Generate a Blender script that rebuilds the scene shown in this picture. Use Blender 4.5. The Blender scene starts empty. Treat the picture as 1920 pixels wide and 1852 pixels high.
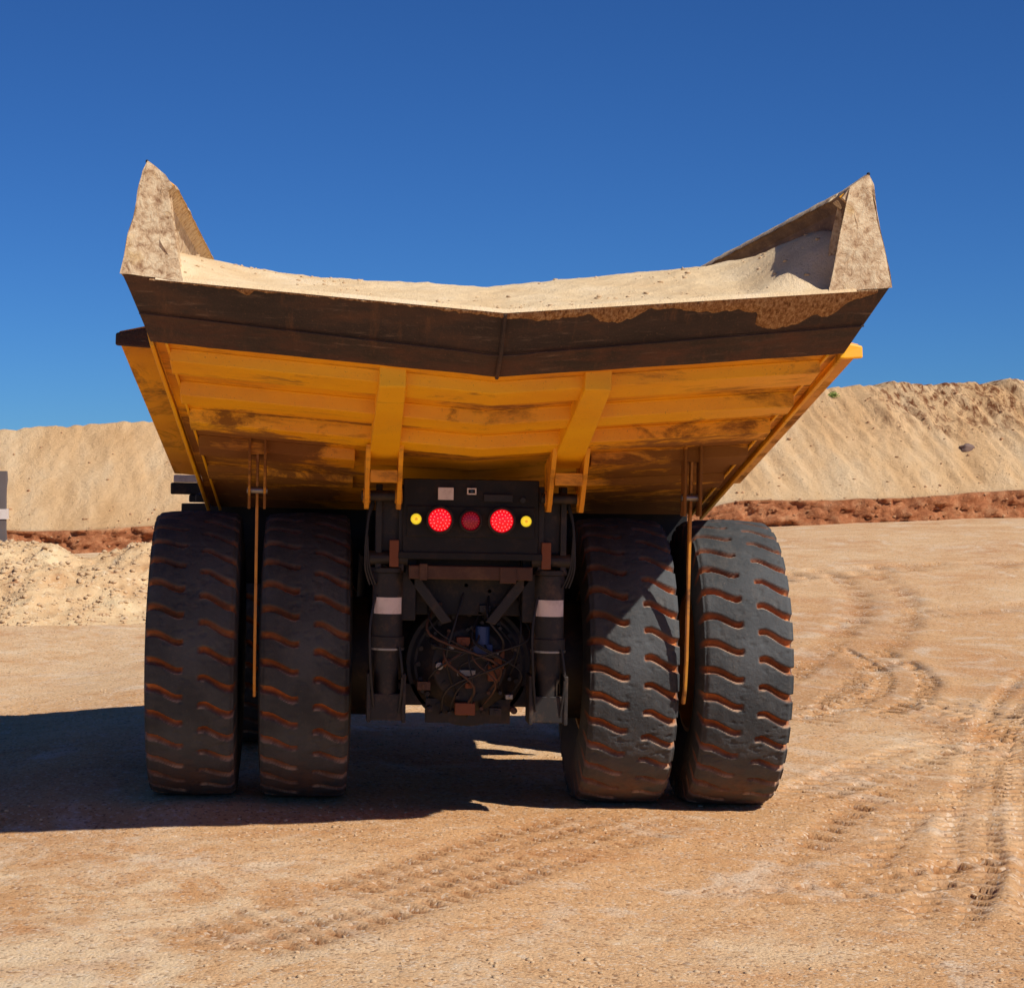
import bpy, bmesh, math, random
import numpy as np
from mathutils import Vector, Matrix, noise as mnoise
R = math.radians
random.seed(7); rng = np.random.default_rng(7)
C = bpy.context.scene.collection
sc = bpy.context.scene

# ------------------------------------------------------------------ camera, sky, sun, exposure
EYE = 3.44
cam_d = bpy.data.cameras.new("camera"); cam = bpy.data.objects.new("camera", cam_d); C.objects.link(cam)
cam.location = (0, 0, EYE); cam.rotation_euler = (R(90), 0, 0)
cam_d.sensor_width = 36; cam_d.lens = 73.1
cam_d.shift_x = 0.1875; cam_d.shift_y = -0.024
cam_d.clip_start = 0.1; cam_d.clip_end = 20000
sc.camera = cam

SUN = Vector((0.74, -0.714, 1.0)).normalized()       # towards the sun
sun_el = math.asin(SUN.z); sun_az = math.atan2(SUN.x, SUN.y)
w = bpy.data.worlds.new("World"); sc.world = w; w.use_nodes = True
wn, wl = w.node_tree.nodes, w.node_tree.links
bg = wn["Background"]; sky = wn.new("ShaderNodeTexSky")
sky.sky_type = 'NISHITA'; sky.sun_disc = False
sky.sun_elevation = sun_el; sky.sun_rotation = sun_az
sky.altitude = 3000; sky.air_density = 1.0; sky.dust_density = 0.0; sky.ozone_density = 4.0
hs = wn.new("ShaderNodeHueSaturation"); hs.inputs['Saturation'].default_value = 1.0; hs.inputs['Value'].default_value = 1.0
gm = wn.new("ShaderNodeGamma"); gm.inputs['Gamma'].default_value = 1.0
wl.new(sky.outputs[0], hs.inputs['Color']); tn = wn.new("ShaderNodeMix"); tn.data_type = 'RGBA'; tn.blend_type = 'MULTIPLY'; tn.inputs[0].default_value = 1.0
tn.inputs[7].default_value = (0.23, 0.50, 0.87, 1)
wl.new(hs.outputs[0], tn.inputs[6]); wl.new(tn.outputs[2], gm.inputs[0]); wl.new(gm.outputs[0], bg.inputs[0])
bg.inputs[1].default_value = 0.085
sd = bpy.data.lights.new("sun", 'SUN'); so = bpy.data.objects.new("sun", sd); C.objects.link(so)
sd.energy = 5.0; sd.angle = R(0.5); sd.color = (1.0, 0.95, 0.87)
so.rotation_euler = SUN.to_track_quat('Z', 'Y').to_euler(); so.location = (20, -20, 40)
sc.view_settings.view_transform = 'Standard'; sc.view_settings.look = 'None'
sc.view_settings.exposure = 0.0; sc.view_settings.gamma = 1.0
sc.cycles.max_bounces = 8

# ------------------------------------------------------------------ materials
def lin(r, g, b):
    f = lambda c: ((c/255+0.055)/1.055)**2.4 if c/255 > 0.04045 else c/255/12.92
    return (f(r), f(g), f(b), 1)

class M:
    """small node-graph helper"""
    def __init__(s, name):
        s.m = bpy.data.materials.new(name); s.m.use_nodes = True
        s.n = s.m.node_tree.nodes; s.l = s.m.node_tree.links; s.b = s.n["Principled BSDF"]
        s.tc = s.n.new("ShaderNodeTexCoord")
    def val(s, x, sock):
        if hasattr(x, 'default_value') or isinstance(x, bpy.types.NodeSocket): s.l.new(x, sock)
        else: sock.default_value = x
    def coords(s, scale=(1, 1, 1), rot=(0, 0, 0), loc=(0, 0, 0)):
        mp = s.n.new("ShaderNodeMapping"); s.l.new(s.tc.outputs['Object'], mp.inputs[0])
        mp.inputs['Scale'].default_value = scale; mp.inputs['Rotation'].default_value = rot; mp.inputs['Location'].default_value = loc
        return mp.outputs[0]
    def noise(s, scale, detail=6, rough=0.6, co=None, dist=0.0):
        t = s.n.new("ShaderNodeTexNoise"); t.inputs['Scale'].default_value = scale; t.inputs['Detail'].default_value = detail
        t.inputs['Roughness'].default_value = rough; t.inputs['Distortion'].default_value = dist
        s.l.new(co if co else s.tc.outputs['Object'], t.inputs['Vector']); return t.outputs['Fac']
    def voro(s, scale, co=None, feature='F1'):
        t = s.n.new("ShaderNodeTexVoronoi"); t.inputs['Scale'].default_value = scale; t.feature = feature
        s.l.new(co if co else s.tc.outputs['Object'], t.inputs['Vector']); return t.outputs['Distance'], t.outputs['Color']
    def ramp(s, fac, stops):
        r = s.n.new("ShaderNodeValToRGB"); s.l.new(fac, r.inputs[0]); e = r.color_ramp.elements
        while len(e) < len(stops): e.new(0.5)
        for i, (p, c) in enumerate(stops):
            e[i].position = p; e[i].color = c if len(c) == 4 else (*c, 1)
        return r.outputs[0]
    def step(s, fac, a, b):
        mr = s.n.new("ShaderNodeMapRange"); s.val(fac, mr.inputs[0]); mr.inputs[1].default_value = a; mr.inputs[2].default_value = b
        return mr.outputs[0]
    def mix(s, fac, a, b, mode='MIX'):
        x = s.n.new("ShaderNodeMix"); x.data_type = 'RGBA'; x.blend_type = mode
        s.val(fac, x.inputs[0]); s.val(a, x.inputs[6]); s.val(b, x.inputs[7]); return x.outputs[2]
    def math(s, op, a, b=0.0):
        x = s.n.new("ShaderNodeMath"); x.operation = op; s.val(a, x.inputs[0]); s.val(b, x.inputs[1]); return x.outputs[0]
    def attr(s, name):
        a = s.n.new("ShaderNodeAttribute"); a.attribute_name = name; return a.outputs['Fac']
    def xyz(s, i):
        x = s.n.new("ShaderNodeSeparateXYZ"); s.l.new(s.tc.outputs['Object'], x.inputs[0]); return x.outputs[i]
    def bump(s, h, strength=0.5, dist=0.02):
        b = s.n.new("ShaderNodeBump"); s.l.new(h, b.inputs['Height']); b.inputs['Strength'].default_value = strength
        b.inputs['Distance'].default_value = dist; s.l.new(b.outputs[0], s.b.inputs['Normal'])
    def out(s, col, rough=0.8, metal=0.0, spec=None):
        s.val(col, s.b.inputs['Base Color']); s.val(rough, s.b.inputs['Roughness']); s.b.inputs['Metallic'].default_value = metal
        if spec is not None: s.b.inputs['Specular IOR Level'].default_value = spec
        return s.m

def soil(name, a, b, c, pale, scale=1.0, red=None, bumpd=0.03):
    m = M(name)
    big = m.noise(0.35*scale, 8, 0.65, dist=0.6)
    mid = m.noise(2.3*scale, 8, 0.7)
    fine = m.noise(45, 4, 0.7)
    col = m.ramp(big, [(0.34, a), (0.5, b), (0.66, c)])
    col = m.mix(m.step(mid, 0.55, 0.72), col, pale)
    if red: col = m.mix(m.step(m.noise(0.8*scale, 6, 0.6, m.coords((1, 1.6, 1), loc=(5, 3, 0))), 0.60, 0.72), col, red)
    col = m.mix(m.math('MULTIPLY', m.step(fine, 0.62, 0.75), 0.35), col, pale)
    col = m.mix(m.math('MULTIPLY', m.step(fine, 0.42, 0.30), 0.45), col, lin(120, 80, 50))
    vd, vc = m.voro(28)
    h = m.math('ADD', m.math('MULTIPLY', fine, 0.6), m.math('MULTIPLY', m.noise(9, 8, 0.7), 0.9))
    h = m.math('ADD', h, m.math('MULTIPLY', vd, -0.25))
    m.bump(h, 0.55, bumpd)
    return m.out(col, 0.95, spec=0.1)

MAT = {}
def ground_mat():
    m = M("packed_sand")
    big = m.noise(0.16, 7, 0.6, dist=1.2)
    streak = m.noise(0.95, 10, 0.72, m.coords((0.8, 0.55, 1), rot=(0, 0, R(24))), dist=1.4)
    fine = m.noise(38, 5, 0.75)
    med = m.noise(6, 7, 0.7)
    col = m.ramp(big, [(0.33, lin(198, 146, 98)), (0.5, lin(208, 162, 114)), (0.64, lin(216, 176, 132))])
    col = m.mix(m.math('MULTIPLY', m.step(streak, 0.52, 0.65), 0.8), col, lin(218, 194, 166))
    col = m.mix(m.math('MULTIPLY', m.step(m.noise(0.7, 8, 0.65, m.coords((0.6, 1.3, 1), rot=(0, 0, R(-10)), loc=(9, 4, 0))), 0.56, 0.72), 0.55), col, lin(184, 122, 74))
    col = m.mix(m.math('MULTIPLY', m.attr('pale'), m.step(m.noise(1.1, 10, 0.72, m.coords((1, 1, 1), loc=(2, 6, 1)), dist=0.8), 0.40, 0.58)), col, lin(232, 205, 166))
    # darker churned soil along the tracks, with lug shadows painted in
    col = m.mix(m.math('MULTIPLY', m.attr('track'), 0.7), col, lin(140, 88, 50))
    col = m.mix(m.math('MULTIPLY', m.step(med, 0.58, 0.72), 0.35), col, lin(160, 108, 66))
    vd, vc = m.voro(34)
    grit = m.n.new("ShaderNodeSeparateColor"); m.l.new(vc, grit.inputs[0])
    col = m.mix(m.math('MULTIPLY', m.step(grit.outputs[0], 0.86, 0.92), 0.55), col, lin(226, 206, 180))
    col = m.mix(m.math('MULTIPLY', m.step(grit.outputs[1], 0.88, 0.94), 0.55), col, lin(112, 70, 42))
    col = m.mix(m.math('MULTIPLY', m.step(fine, 0.42, 0.28), 0.5), col, lin(135, 92, 58))
    h = m.math('ADD', m.math('MULTIPLY', fine, 0.7), m.math('MULTIPLY', med, 1.2))
    h = m.math('ADD', h, m.math('MULTIPLY', vd, -0.5))
    m.bump(h, 0.6, 0.035)
    return m.out(col, 0.95, spec=0.1)

def bank_mat():
    m = M("bank_soil")
    a = m.noise(0.5, 8, 0.65, m.coords((1.2, 0.35, 0.35), rot=(0, R(18), 0)))
    col = m.ramp(a, [(0.32, lin(216, 172, 122)), (0.5, lin(228, 188, 140)), (0.68, lin(232, 200, 158))])
    col = m.mix(m.math('MULTIPLY', m.step(m.noise(1.6, 9, 0.75), 0.60, 0.75), 0.5), col, lin(176, 132, 88))
    # eroded brown rills near the crest
    r = m.noise(2.6, 8, 0.7, m.coords((1.6, 0.5, 0.6), rot=(0, R(38), 0)), dist=0.4)
    col = m.mix(m.math('MULTIPLY', m.attr('erode'), m.step(r, 0.46, 0.60)), col, lin(128, 78, 48))
    # red clay cut at the foot
    rc = m.ramp(m.noise(2.4, 9, 0.75, dist=0.5), [(0.3, lin(136, 78, 48)), (0.5, lin(184, 118, 78)), (0.68, lin(212, 156, 112))])
    col = m.mix(m.attr('clay'), col, rc)
    h = m.math('ADD', m.noise(4, 9, 0.75), m.math('MULTIPLY', m.noise(18, 5, 0.7), 0.4))
    m.bump(h, 0.8, 0.25)
    return m.out(col, 0.95, spec=0.1)

def load_mat():
    m = M("loaded_sand")
    a = m.noise(1.3, 8, 0.65)
    col = m.ramp(a, [(0.35, lin(222, 190, 146)), (0.55, lin(232, 204, 162)), (0.7, lin(238, 214, 180))])
    f = m.noise(40, 5, 0.75)
    col = m.mix(m.math('MULTIPLY', m.step(f, 0.42, 0.3), 0.45), col, lin(140, 100, 62))
    m.bump(m.math('ADD', f, m.math('MULTIPLY', m.noise(10, 6, 0.7), 0.8)), 0.6, 0.03)
    return m.out(col, 0.95, spec=0.1)

def paint(name, base, dark, stain, amount=0.5, dust=0.35, grime_shade=False, st=(0.42, 2.0, 1.2)):
    """worn machine paint with elongated stains, dust and optional painted shade"""
    m = M(name)
    n1 = m.noise(0.9, 7, 0.6, m.coords((0.5, 1, 1)))
    col = m.ramp(n1, [(0.35, dark), (0.6, base)])
    g = m.noise(1.5, 9, 0.72, m.coords(st, loc=(3, 1, 0)), dist=0.6)
    fine = m.noise(22, 5, 0.7, m.coords((0.4, 1, 1)))
    lo = 0.62 - 0.18*amount
    mask = m.math('MULTIPLY', m.step(g, lo, lo+0.13), m.step(fine, 0.30, 0.5))
    if grime_shade:    # tyre mud above the wheels, plus painted-in shade deepening toward the front
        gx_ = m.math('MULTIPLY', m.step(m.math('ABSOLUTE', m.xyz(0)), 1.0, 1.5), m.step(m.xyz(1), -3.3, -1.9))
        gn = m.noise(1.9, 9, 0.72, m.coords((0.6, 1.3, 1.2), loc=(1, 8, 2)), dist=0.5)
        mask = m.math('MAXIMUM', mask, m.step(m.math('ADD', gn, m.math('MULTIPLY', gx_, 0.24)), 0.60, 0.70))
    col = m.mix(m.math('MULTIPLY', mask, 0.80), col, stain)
    d = m.noise(3.2, 8, 0.7, loc_co(m))
    col = m.mix(m.math('MULTIPLY', m.step(d, 0.50, 0.75), dust), col, lin(172, 128, 82))
    spots = m.noise(60, 3, 0.6)
    col = m.mix(m.math('MULTIPLY', m.step(spots, 0.64, 0.7), 0.5), col, lin(96, 56, 34))
    m.bump(m.math('ADD', m.math('MULTIPLY', fine, 0.5), m.noise(5, 4, 0.5)), 0.15, 0.01)
    r = m.math('ADD', 0.48, m.math('MULTIPLY', mask, 0.4))
    return m.out(col, r)
def loc_co(m): return m.coords((1, 1, 1), loc=(11, 7, 3))

MAT['ground'] = ground_mat(); MAT['bank'] = bank_mat(); MAT['load'] = load_mat()
MAT['heap'] = soil("heap_soil", lin(200, 156, 110), lin(222, 186, 140), lin(232, 204, 160), lin(238, 216, 180), 2.0, red=lin(166, 112, 76), bumpd=0.12)
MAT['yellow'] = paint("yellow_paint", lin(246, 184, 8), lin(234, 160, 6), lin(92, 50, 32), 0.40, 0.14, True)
MAT['yellow_clean'] = paint("yellow_paint_beam", lin(246, 186, 12), lin(236, 166, 10), lin(96, 56, 34), 0.18, 0.16)
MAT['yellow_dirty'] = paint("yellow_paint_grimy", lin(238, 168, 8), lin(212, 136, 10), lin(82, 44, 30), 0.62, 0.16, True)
MAT['yellow_rod'] = paint("yellow_paint_rod", lin(204, 140, 40), lin(168, 104, 36), lin(84, 52, 38), 0.9, 0.5, False, (1, 1, 1))
MAT['yellow_shelf'] = paint("yellow_paint_shelf", lin(236, 168, 14), lin(206, 134, 16), lin(78, 46, 34), 0.75, 0.2, False, (1.2, 0.9, 1.2))

def lip_mat():
    m = M("worn_lip_steel")
    a = m.noise(2.5, 9, 0.7, m.coords((0.35, 1, 1)))
    col = m.ramp(a, [(0.36, lin(44, 36, 36)), (0.52, lin(58, 46, 44)), (0.66, lin(84, 58, 46))])
    dr = m.noise(9, 6, 0.7, m.coords((1.0, 0.2, 0.25)))
    col = m.mix(m.math('MULTIPLY', m.step(dr, 0.56, 0.7), 0.4), col, lin(120, 82, 56))
    rust = m.noise(3.2, 9, 0.75, m.coords((0.5, 1, 1.4), loc=(2, 2, 2)), dist=0.5)
    low = m.step(m.math('ADD', m.xyz(1), 0), -4.72, -4.6)
    col = m.mix(m.math('MULTIPLY', low, m.step(rust, 0.44, 0.62)), col, lin(84, 52, 42))
    col = m.mix(m.math('MULTIPLY', m.step(rust, 0.60, 0.72), 0.6), col, lin(104, 72, 52))
    f = m.noise(50, 4, 0.7)
    col = m.mix(m.math('MULTIPLY', m.step(f, 0.6, 0.7), 0.4), col, lin(150, 112, 82))
    sc2 = m.noise(7, 10, 0.8, m.coords((0.25, 2.2, 2.2), loc=(6, 0, 1)))
    col = m.mix(m.math('MULTIPLY', m.step(sc2, 0.57, 0.66), 0.55), col, lin(138, 116, 102))
    col = m.mix(m.math('MULTIPLY', m.step(m.noise(5, 8, 0.75, m.coords((1.3, 0.3, 0.3))), 0.60, 0.7), 0.5), col, lin(30, 24, 24))
    m.bump(m.math('ADD', f, m.noise(8, 6, 0.7)), 0.5, 0.02)
    return m.out(col, 0.72, 0.2)
MAT['lip'] = lip_mat()
def crust_mat():
    m = M("dried_mud")
    f = m.noise(34, 7, 0.8, m.coords((1.2, 0.6, 0.6)))
    col = m.ramp(f, [(0.36, lin(104, 66, 42)), (0.5, lin(176, 132, 90)), (0.64, lin(222, 188, 146))])
    m.bump(m.math('ADD', f, m.noise(12, 6, 0.7)), 0.9, 0.04)
    return m.out(col, 0.95, spec=0.1)
MAT['crust'] = crust_mat()
def post_mat():
    m = M("dust_caked_steel")
    f = m.noise(15, 9, 0.72, dist=0.5); g = m.noise(4, 6, 0.65)
    col = m.ramp(f, [(0.34, lin(140, 104, 76)), (0.47, lin(202, 172, 136)), (0.60, lin(226, 204, 168))])
    col = m.mix(m.math('MULTIPLY', m.step(g, 0.55, 0.7), 0.5), col, lin(206, 170, 110))
    m.bump(m.math('ADD', f, g), 0.7, 0.03)
    return m.out(col, 0.9, spec=0.2)
MAT['post'] = post_mat()
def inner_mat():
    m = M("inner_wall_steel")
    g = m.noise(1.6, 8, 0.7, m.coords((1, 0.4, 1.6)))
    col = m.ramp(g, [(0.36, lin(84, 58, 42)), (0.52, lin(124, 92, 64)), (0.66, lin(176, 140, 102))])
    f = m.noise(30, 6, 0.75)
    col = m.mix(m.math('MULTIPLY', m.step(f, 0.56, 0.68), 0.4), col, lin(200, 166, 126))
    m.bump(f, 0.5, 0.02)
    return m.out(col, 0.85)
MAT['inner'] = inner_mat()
def rubber():
    m = M("tyre_rubber")
    n = m.noise(1.1, 7, 0.6); f = m.noise(34, 6, 0.7)
    col = m.ramp(n, [(0.36, lin(58, 60, 61)), (0.6, lin(80, 82, 83))])
    sc_ = m.noise(6, 8, 0.75, m.coords((0.5, 1, 1)))
    col = m.mix(m.math('MULTIPLY', m.step(sc_, 0.52, 0.72), 0.25), col, lin(112, 104, 96))
    col = m.mix(m.math('MULTIPLY', m.step(f, 0.60, 0.70), 0.25), col, lin(140, 120, 104))
    col = m.mix(m.math('MULTIPLY', m.step(m.noise(2.6, 9, 0.78, m.coords((1.6, 0.6, 0.6), loc=(4, 1, 1))), 0.52, 0.68), 0.22), col, lin(124, 112, 98))
    ec = m.noise(5, 6, 0.7)
    col = m.mix(m.math('MULTIPLY', m.attr('edge'), m.step(ec, 0.42, 0.6)), col, lin(190, 160, 132))  # pale worn groove lip, doubling as a painted rim highlight
    gc = m.ramp(m.noise(2.2, 8, 0.75), [(0.35, lin(140, 76, 38)), (0.55, lin(200, 116, 58)), (0.7, lin(214, 150, 98))])
    col = m.mix(m.math('MULTIPLY', m.attr('groove'), 0.92), col, gc)
    # dust rubbed off the ground round the contact patch
    col = m.mix(m.math('MULTIPLY', m.attr('soiled'), m.step(m.noise(3.0, 8, 0.7), 0.38, 0.62)), col, lin(118, 80, 56))
    m.bump(m.math('ADD', m.math('MULTIPLY', f, 0.9), m.noise(9, 8, 0.75)), 0.6, 0.02)
    return m.out(col, 0.85, spec=0.22)
MAT['rubber'] = rubber()
def plain(name, col, rough=0.6, metal=0.0, var=0.35, dust=lin(120, 88, 60), dusta=0.3, scale=6):
    m = M(name); n = m.noise(scale, 7, 0.7)
    c = m.mix(m.math('MULTIPLY', n, var), col, (col[0]*0.35, col[1]*0.35, col[2]*0.35, 1))
    c = m.mix(m.math('MULTIPLY', m.step(m.noise(scale*0.6, 8, 0.75, loc_co(m)), 0.5, 0.72), dusta), c, dust)
    m.bump(m.noise(scale*4, 5, 0.7), 0.2, 0.006)
    return m.out(c, rough, metal)
MAT['black'] = plain("black_frame_paint", lin(20, 19, 20), 0.7)
MAT['panel'] = plain("light_panel_paint", lin(12, 13, 16), 0.75, dusta=0.14)
MAT['brown'] = plain("grimy_crossmember", lin(74, 46, 30), 0.7, dusta=0.5)
MAT['grease'] = plain("greasy_casting", lin(27, 23, 21), 0.6, dusta=0.38, scale=9)
MAT['copper'] = plain("rusty_bracket", lin(122, 66, 34), 0.7, dusta=0.3)
MAT['hose'] = plain("hose_rubber", lin(22, 22, 24), 0.6, dusta=0.12)
MAT['chrome'] = plain("bare_steel", lin(150, 146, 142), 0.35, 0.8, dusta=0.2)
MAT['blue'] = plain("blue_fitting", lin(30, 60, 110), 0.5, dusta=0.2)
MAT['white'] = plain("white_label", lin(222, 208, 198), 0.6, dusta=0.35, var=0.15, scale=14)
MAT['glass'] = plain("dark_glass", lin(20, 26, 32), 0.08, dusta=0.1)
MAT['rim'] = plain("rim_paint", lin(198, 132, 30), 0.55, dusta=0.5)
MAT['greypost'] = plain("weathered_concrete", lin(104, 94, 92), 0.85, scale=3)
MAT['rock'] = plain("grey_rock", lin(128, 104, 92), 0.9, scale=3, dusta=0.4)
MAT['pebble'] = plain("pebble", lin(214, 180, 138), 0.9, var=0.6, scale=5, dust=lin(220, 196, 166), dusta=0.7)
MAT['clod'] = plain("clod", lin(196, 150, 108), 0.95, var=0.6, scale=1.5, dust=lin(176, 116, 78), dusta=0.6)
MAT['leaf'] = plain("leaf_green", lin(120, 140, 50), 0.7, dusta=0.1)

def lens(name, col, em, strength, ring=16):
    """lamp lens: a ring of small bright diodes in a coloured lens"""
    m = M(name)
    d, _ = m.voro(26)
    hot = m.step(d, 0.35, 0.12)
    c = m.mix(m.math('MULTIPLY', hot, 0.35), col, em)
    m.l.new(c, m.b.inputs['Emission Color'])
    m.b.inputs['Emission Strength'].default_value = strength*0.7
    m.out(col, 0.25); return m.m
MAT['red_on'] = lens("red_lamp_lit", (0.85, 0.004, 0.012, 1), (1, 0.10, 0.09, 1), 1.15)
def glow(name, em, st):
    m = M(name); m.b.inputs['Emission Color'].default_value = em; m.b.inputs['Emission Strength'].default_value = st
    m.out(em, 0.4); return m.m
MAT['red_on_diode'] = glow("red_diode_lit", (1, 0.16, 0.16, 1), 1.15); MAT['red_dim_diode'] = glow("red_diode_dim", (0.35, 0.01, 0.02, 1), 0.5); MAT['amber_diode'] = glow("amber_bulb", (0.75, 0.40, 0.02, 1), 0.7)
MAT['red_dim'] = lens("red_lamp_dim", (0.20, 0.002, 0.010, 1), (0.32, 0.004, 0.012, 1), 0.55)
MAT['amber'] = lens("amber_lamp_lit", (0.95, 0.66, 0.03, 1), (1, 0.85, 0.12, 1), 1.1)

# ------------------------------------------------------------------ mesh helpers
def link(o, parent=None):
    C.objects.link(o)
    if parent: o.parent = parent
    return o
def obj(name, bm, mat, parent=None, smooth=None, bevel=0.0, recalc=True):
    if recalc: bmesh.ops.recalc_face_normals(bm, faces=bm.faces)
    me = bpy.data.meshes.new(name); bm.to_mesh(me); bm.free()
    for x in (mat if isinstance(mat, (list, tuple)) else [mat]): me.materials.append(MAT[x])
    o = bpy.data.objects.new(name, me); link(o, parent)
    if bevel:
        b = o.modifiers.new("bevel", 'BEVEL'); b.width = bevel; b.segments = 2; b.limit_method = 'ANGLE'; b.angle_limit = R(35)
    if smooth is not None:
        me.polygons.foreach_set('use_smooth', [True]*len(me.polygons))
        me.set_sharp_from_angle(angle=R(smooth))
    return o
def empty(name, loc=(0, 0, 0), rot=(0, 0, 0)):
    o = bpy.data.objects.new(name, None); o.location = loc; o.rotation_euler = rot; o.empty_display_size = 0.3
    return link(o)
def tag(o, label=None, cat=None, group=None, kind=None):
    if label: o['label'] = label
    if cat: o['category'] = cat
    if group: o['group'] = group
    if kind: o['kind'] = kind
    return o
def box(bm, x0, x1, y0, y1, z0, z1, mi=0):
    vs = [bm.verts.new((x, y, z)) for z in (z0, z1) for y in (y0, y1) for x in (x0, x1)]
    for f in ((0, 1, 3, 2), (4, 6, 7, 5), (0, 4, 5, 1), (2, 3, 7, 6), (0, 2, 6, 4), (1, 5, 7, 3)):
        fc = bm.faces.new([vs[i] for i in f]); fc.material_index = mi
def hexa(bm, p, mi=0):
    """8 corners: bottom ring 0-3, top ring 4-7"""
    vs = [bm.verts.new(q) for q in p]
    for f in ((0, 1, 2, 3), (4, 7, 6, 5), (0, 4, 5, 1), (1, 5, 6, 2), (2, 6, 7, 3), (3, 7, 4, 0)):
        fc = bm.faces.new([vs[i] for i in f]); fc.material_index = mi
def cyl(bm, a, b, r, r2=None, n=20, mi=0):
    a, b = Vector(a), Vector(b); r2 = r if r2 is None else r2
    d = (b-a).normalized(); q = d.to_track_quat('Z', 'Y')
    A = [bm.verts.new(a + q @ Vector((math.cos(t)*r, math.sin(t)*r, 0))) for t in [2*math.pi*i/n for i in range(n)]]
    B = [bm.verts.new(b + q @ Vector((math.cos(t)*r2, math.sin(t)*r2, 0))) for t in [2*math.pi*i/n for i in range(n)]]
    for i in range(n):
        bm.faces.new((A[i], A[(i+1) % n], B[(i+1) % n], B[i])).material_index = mi
    bm.faces.new(A[::-1]).material_index = mi; bm.faces.new(B).material_index = mi
def tube(bm, pts, r, n=8, mi=0):
    pts = [Vector(p) for p in pts]
    # Catmull-Rom smoothing
    P = []
    for i in range(len(pts)-1):
        p0 = pts[max(i-1, 0)]; p1 = pts[i]; p2 = pts[i+1]; p3 = pts[min(i+2, len(pts)-1)]
        for k in range(6):
            t = k/6; P.append(0.5*((2*p1)+(-p0+p2)*t+(2*p0-5*p1+4*p2-p3)*t*t+(-p0+3*p1-3*p2+p3)*t**3))
    P.append(pts[-1]); rings = []
    for i, p in enumerate(P):
        d = (P[min(i+1, len(P)-1)]-P[max(i-1, 0)]).normalized(); q = d.to_track_quat('Z', 'Y')
        rings.append([bm.verts.new(p + q @ Vector((math.cos(2*math.pi*k/n)*r, math.sin(2*math.pi*k/n)*r, 0))) for k in range(n)])
    for a, b in zip(rings, rings[1:]):
        for k in range(n): bm.faces.new((a[k], a[(k+1) % n], b[(k+1) % n], b[k])).material_index = mi
    bm.faces.new(rings[0][::-1]); bm.faces.new(rings[-1])
def loft(bm, rings, mi=0, cap=True, mif=None):
    R_ = [[bm.verts.new(p) for p in r] for r in rings]; n = len(R_[0])
    for a, b in zip(R_, R_[1:]):
        for k in range(n):
            bm.faces.new((a[k], a[(k+1) % n], b[(k+1) % n], b[k])).material_index = (mif(k) if mif else mi)
    if cap: bm.faces.new(R_[0][::-1]).material_index = mi; bm.faces.new(R_[-1]).material_index = mi
def grid_mesh(name, P, mat, parent=None, attrs=None, smooth=True, flip=False):
    """P: (n,m,3) array -> mesh object"""
    n, m = P.shape[:2]
    me = bpy.data.meshes.new(name)
    idx = np.arange(n*m).reshape(n, m)
    q = np.stack([idx[:-1, :-1], idx[:-1, 1:], idx[1:, 1:], idx[1:, :-1]], -1).reshape(-1, 4)
    if flip: q = q[:, ::-1]
    me.vertices.add(n*m); me.vertices.foreach_set('co', np.ascontiguousarray(P, dtype=np.float32).ravel())
    me.loops.add(q.size); me.loops.foreach_set('vertex_index', q.ravel().astype(np.int32))
    me.polygons.add(len(q)); me.polygons.foreach_set('loop_start', np.arange(0, q.size, 4, dtype=np.int32))
    me.polygons.foreach_set('use_smooth', np.full(len(q), smooth))
    for k, v in (attrs or {}).items():
        a = me.attributes.new(k, 'FLOAT', 'POINT'); a.data.foreach_set('value', np.ascontiguousarray(v, dtype=np.float32).ravel())
    me.update(calc_edges=True); me.validate()
    me.materials.append(MAT[mat])
    o = bpy.data.objects.new(name, me); return link(o, parent)

# value noise in numpy
def _hash(ix, iy, seed):
    h = (ix*374761393 + iy*668265263 + seed*982451653) & 0xFFFFFFFF
    h = ((h ^ (h >> 13)) * 1274126177) & 0xFFFFFFFF
    return ((h ^ (h >> 16)) & 0xFFFFFF)/float(0xFFFFFF)
def vnoise(x, y, seed=0):
    x = np.asarray(x, float); y = np.asarray(y, float)
    ix = np.floor(x).astype(np.int64); iy = np.floor(y).astype(np.int64); fx = x-ix; fy = y-iy
    fx = fx*fx*(3-2*fx); fy = fy*fy*(3-2*fy)
    a = _hash(ix, iy, seed); b = _hash(ix+1, iy, seed); c = _hash(ix, iy+1, seed); d = _hash(ix+1, iy+1, seed)
    return (a*(1-fx)+b*fx)*(1-fy)+(c*(1-fx)+d*fx)*fy*1.0
def fbm(x, y, oct=5, seed=0, gain=0.5):
    s = 0; a = 1; t = 0
    for i in range(oct):
        s = s + a*(vnoise(x*2**i+17.3*i, y*2**i-9.1*i, seed+i)-0.5); t += a; a *= gain
    return s/t*2
def sm(a, b, x):
    t = np.clip((np.asarray(x)-a)/(b-a), 0, 1); return t*t*(3-2*t)

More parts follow.
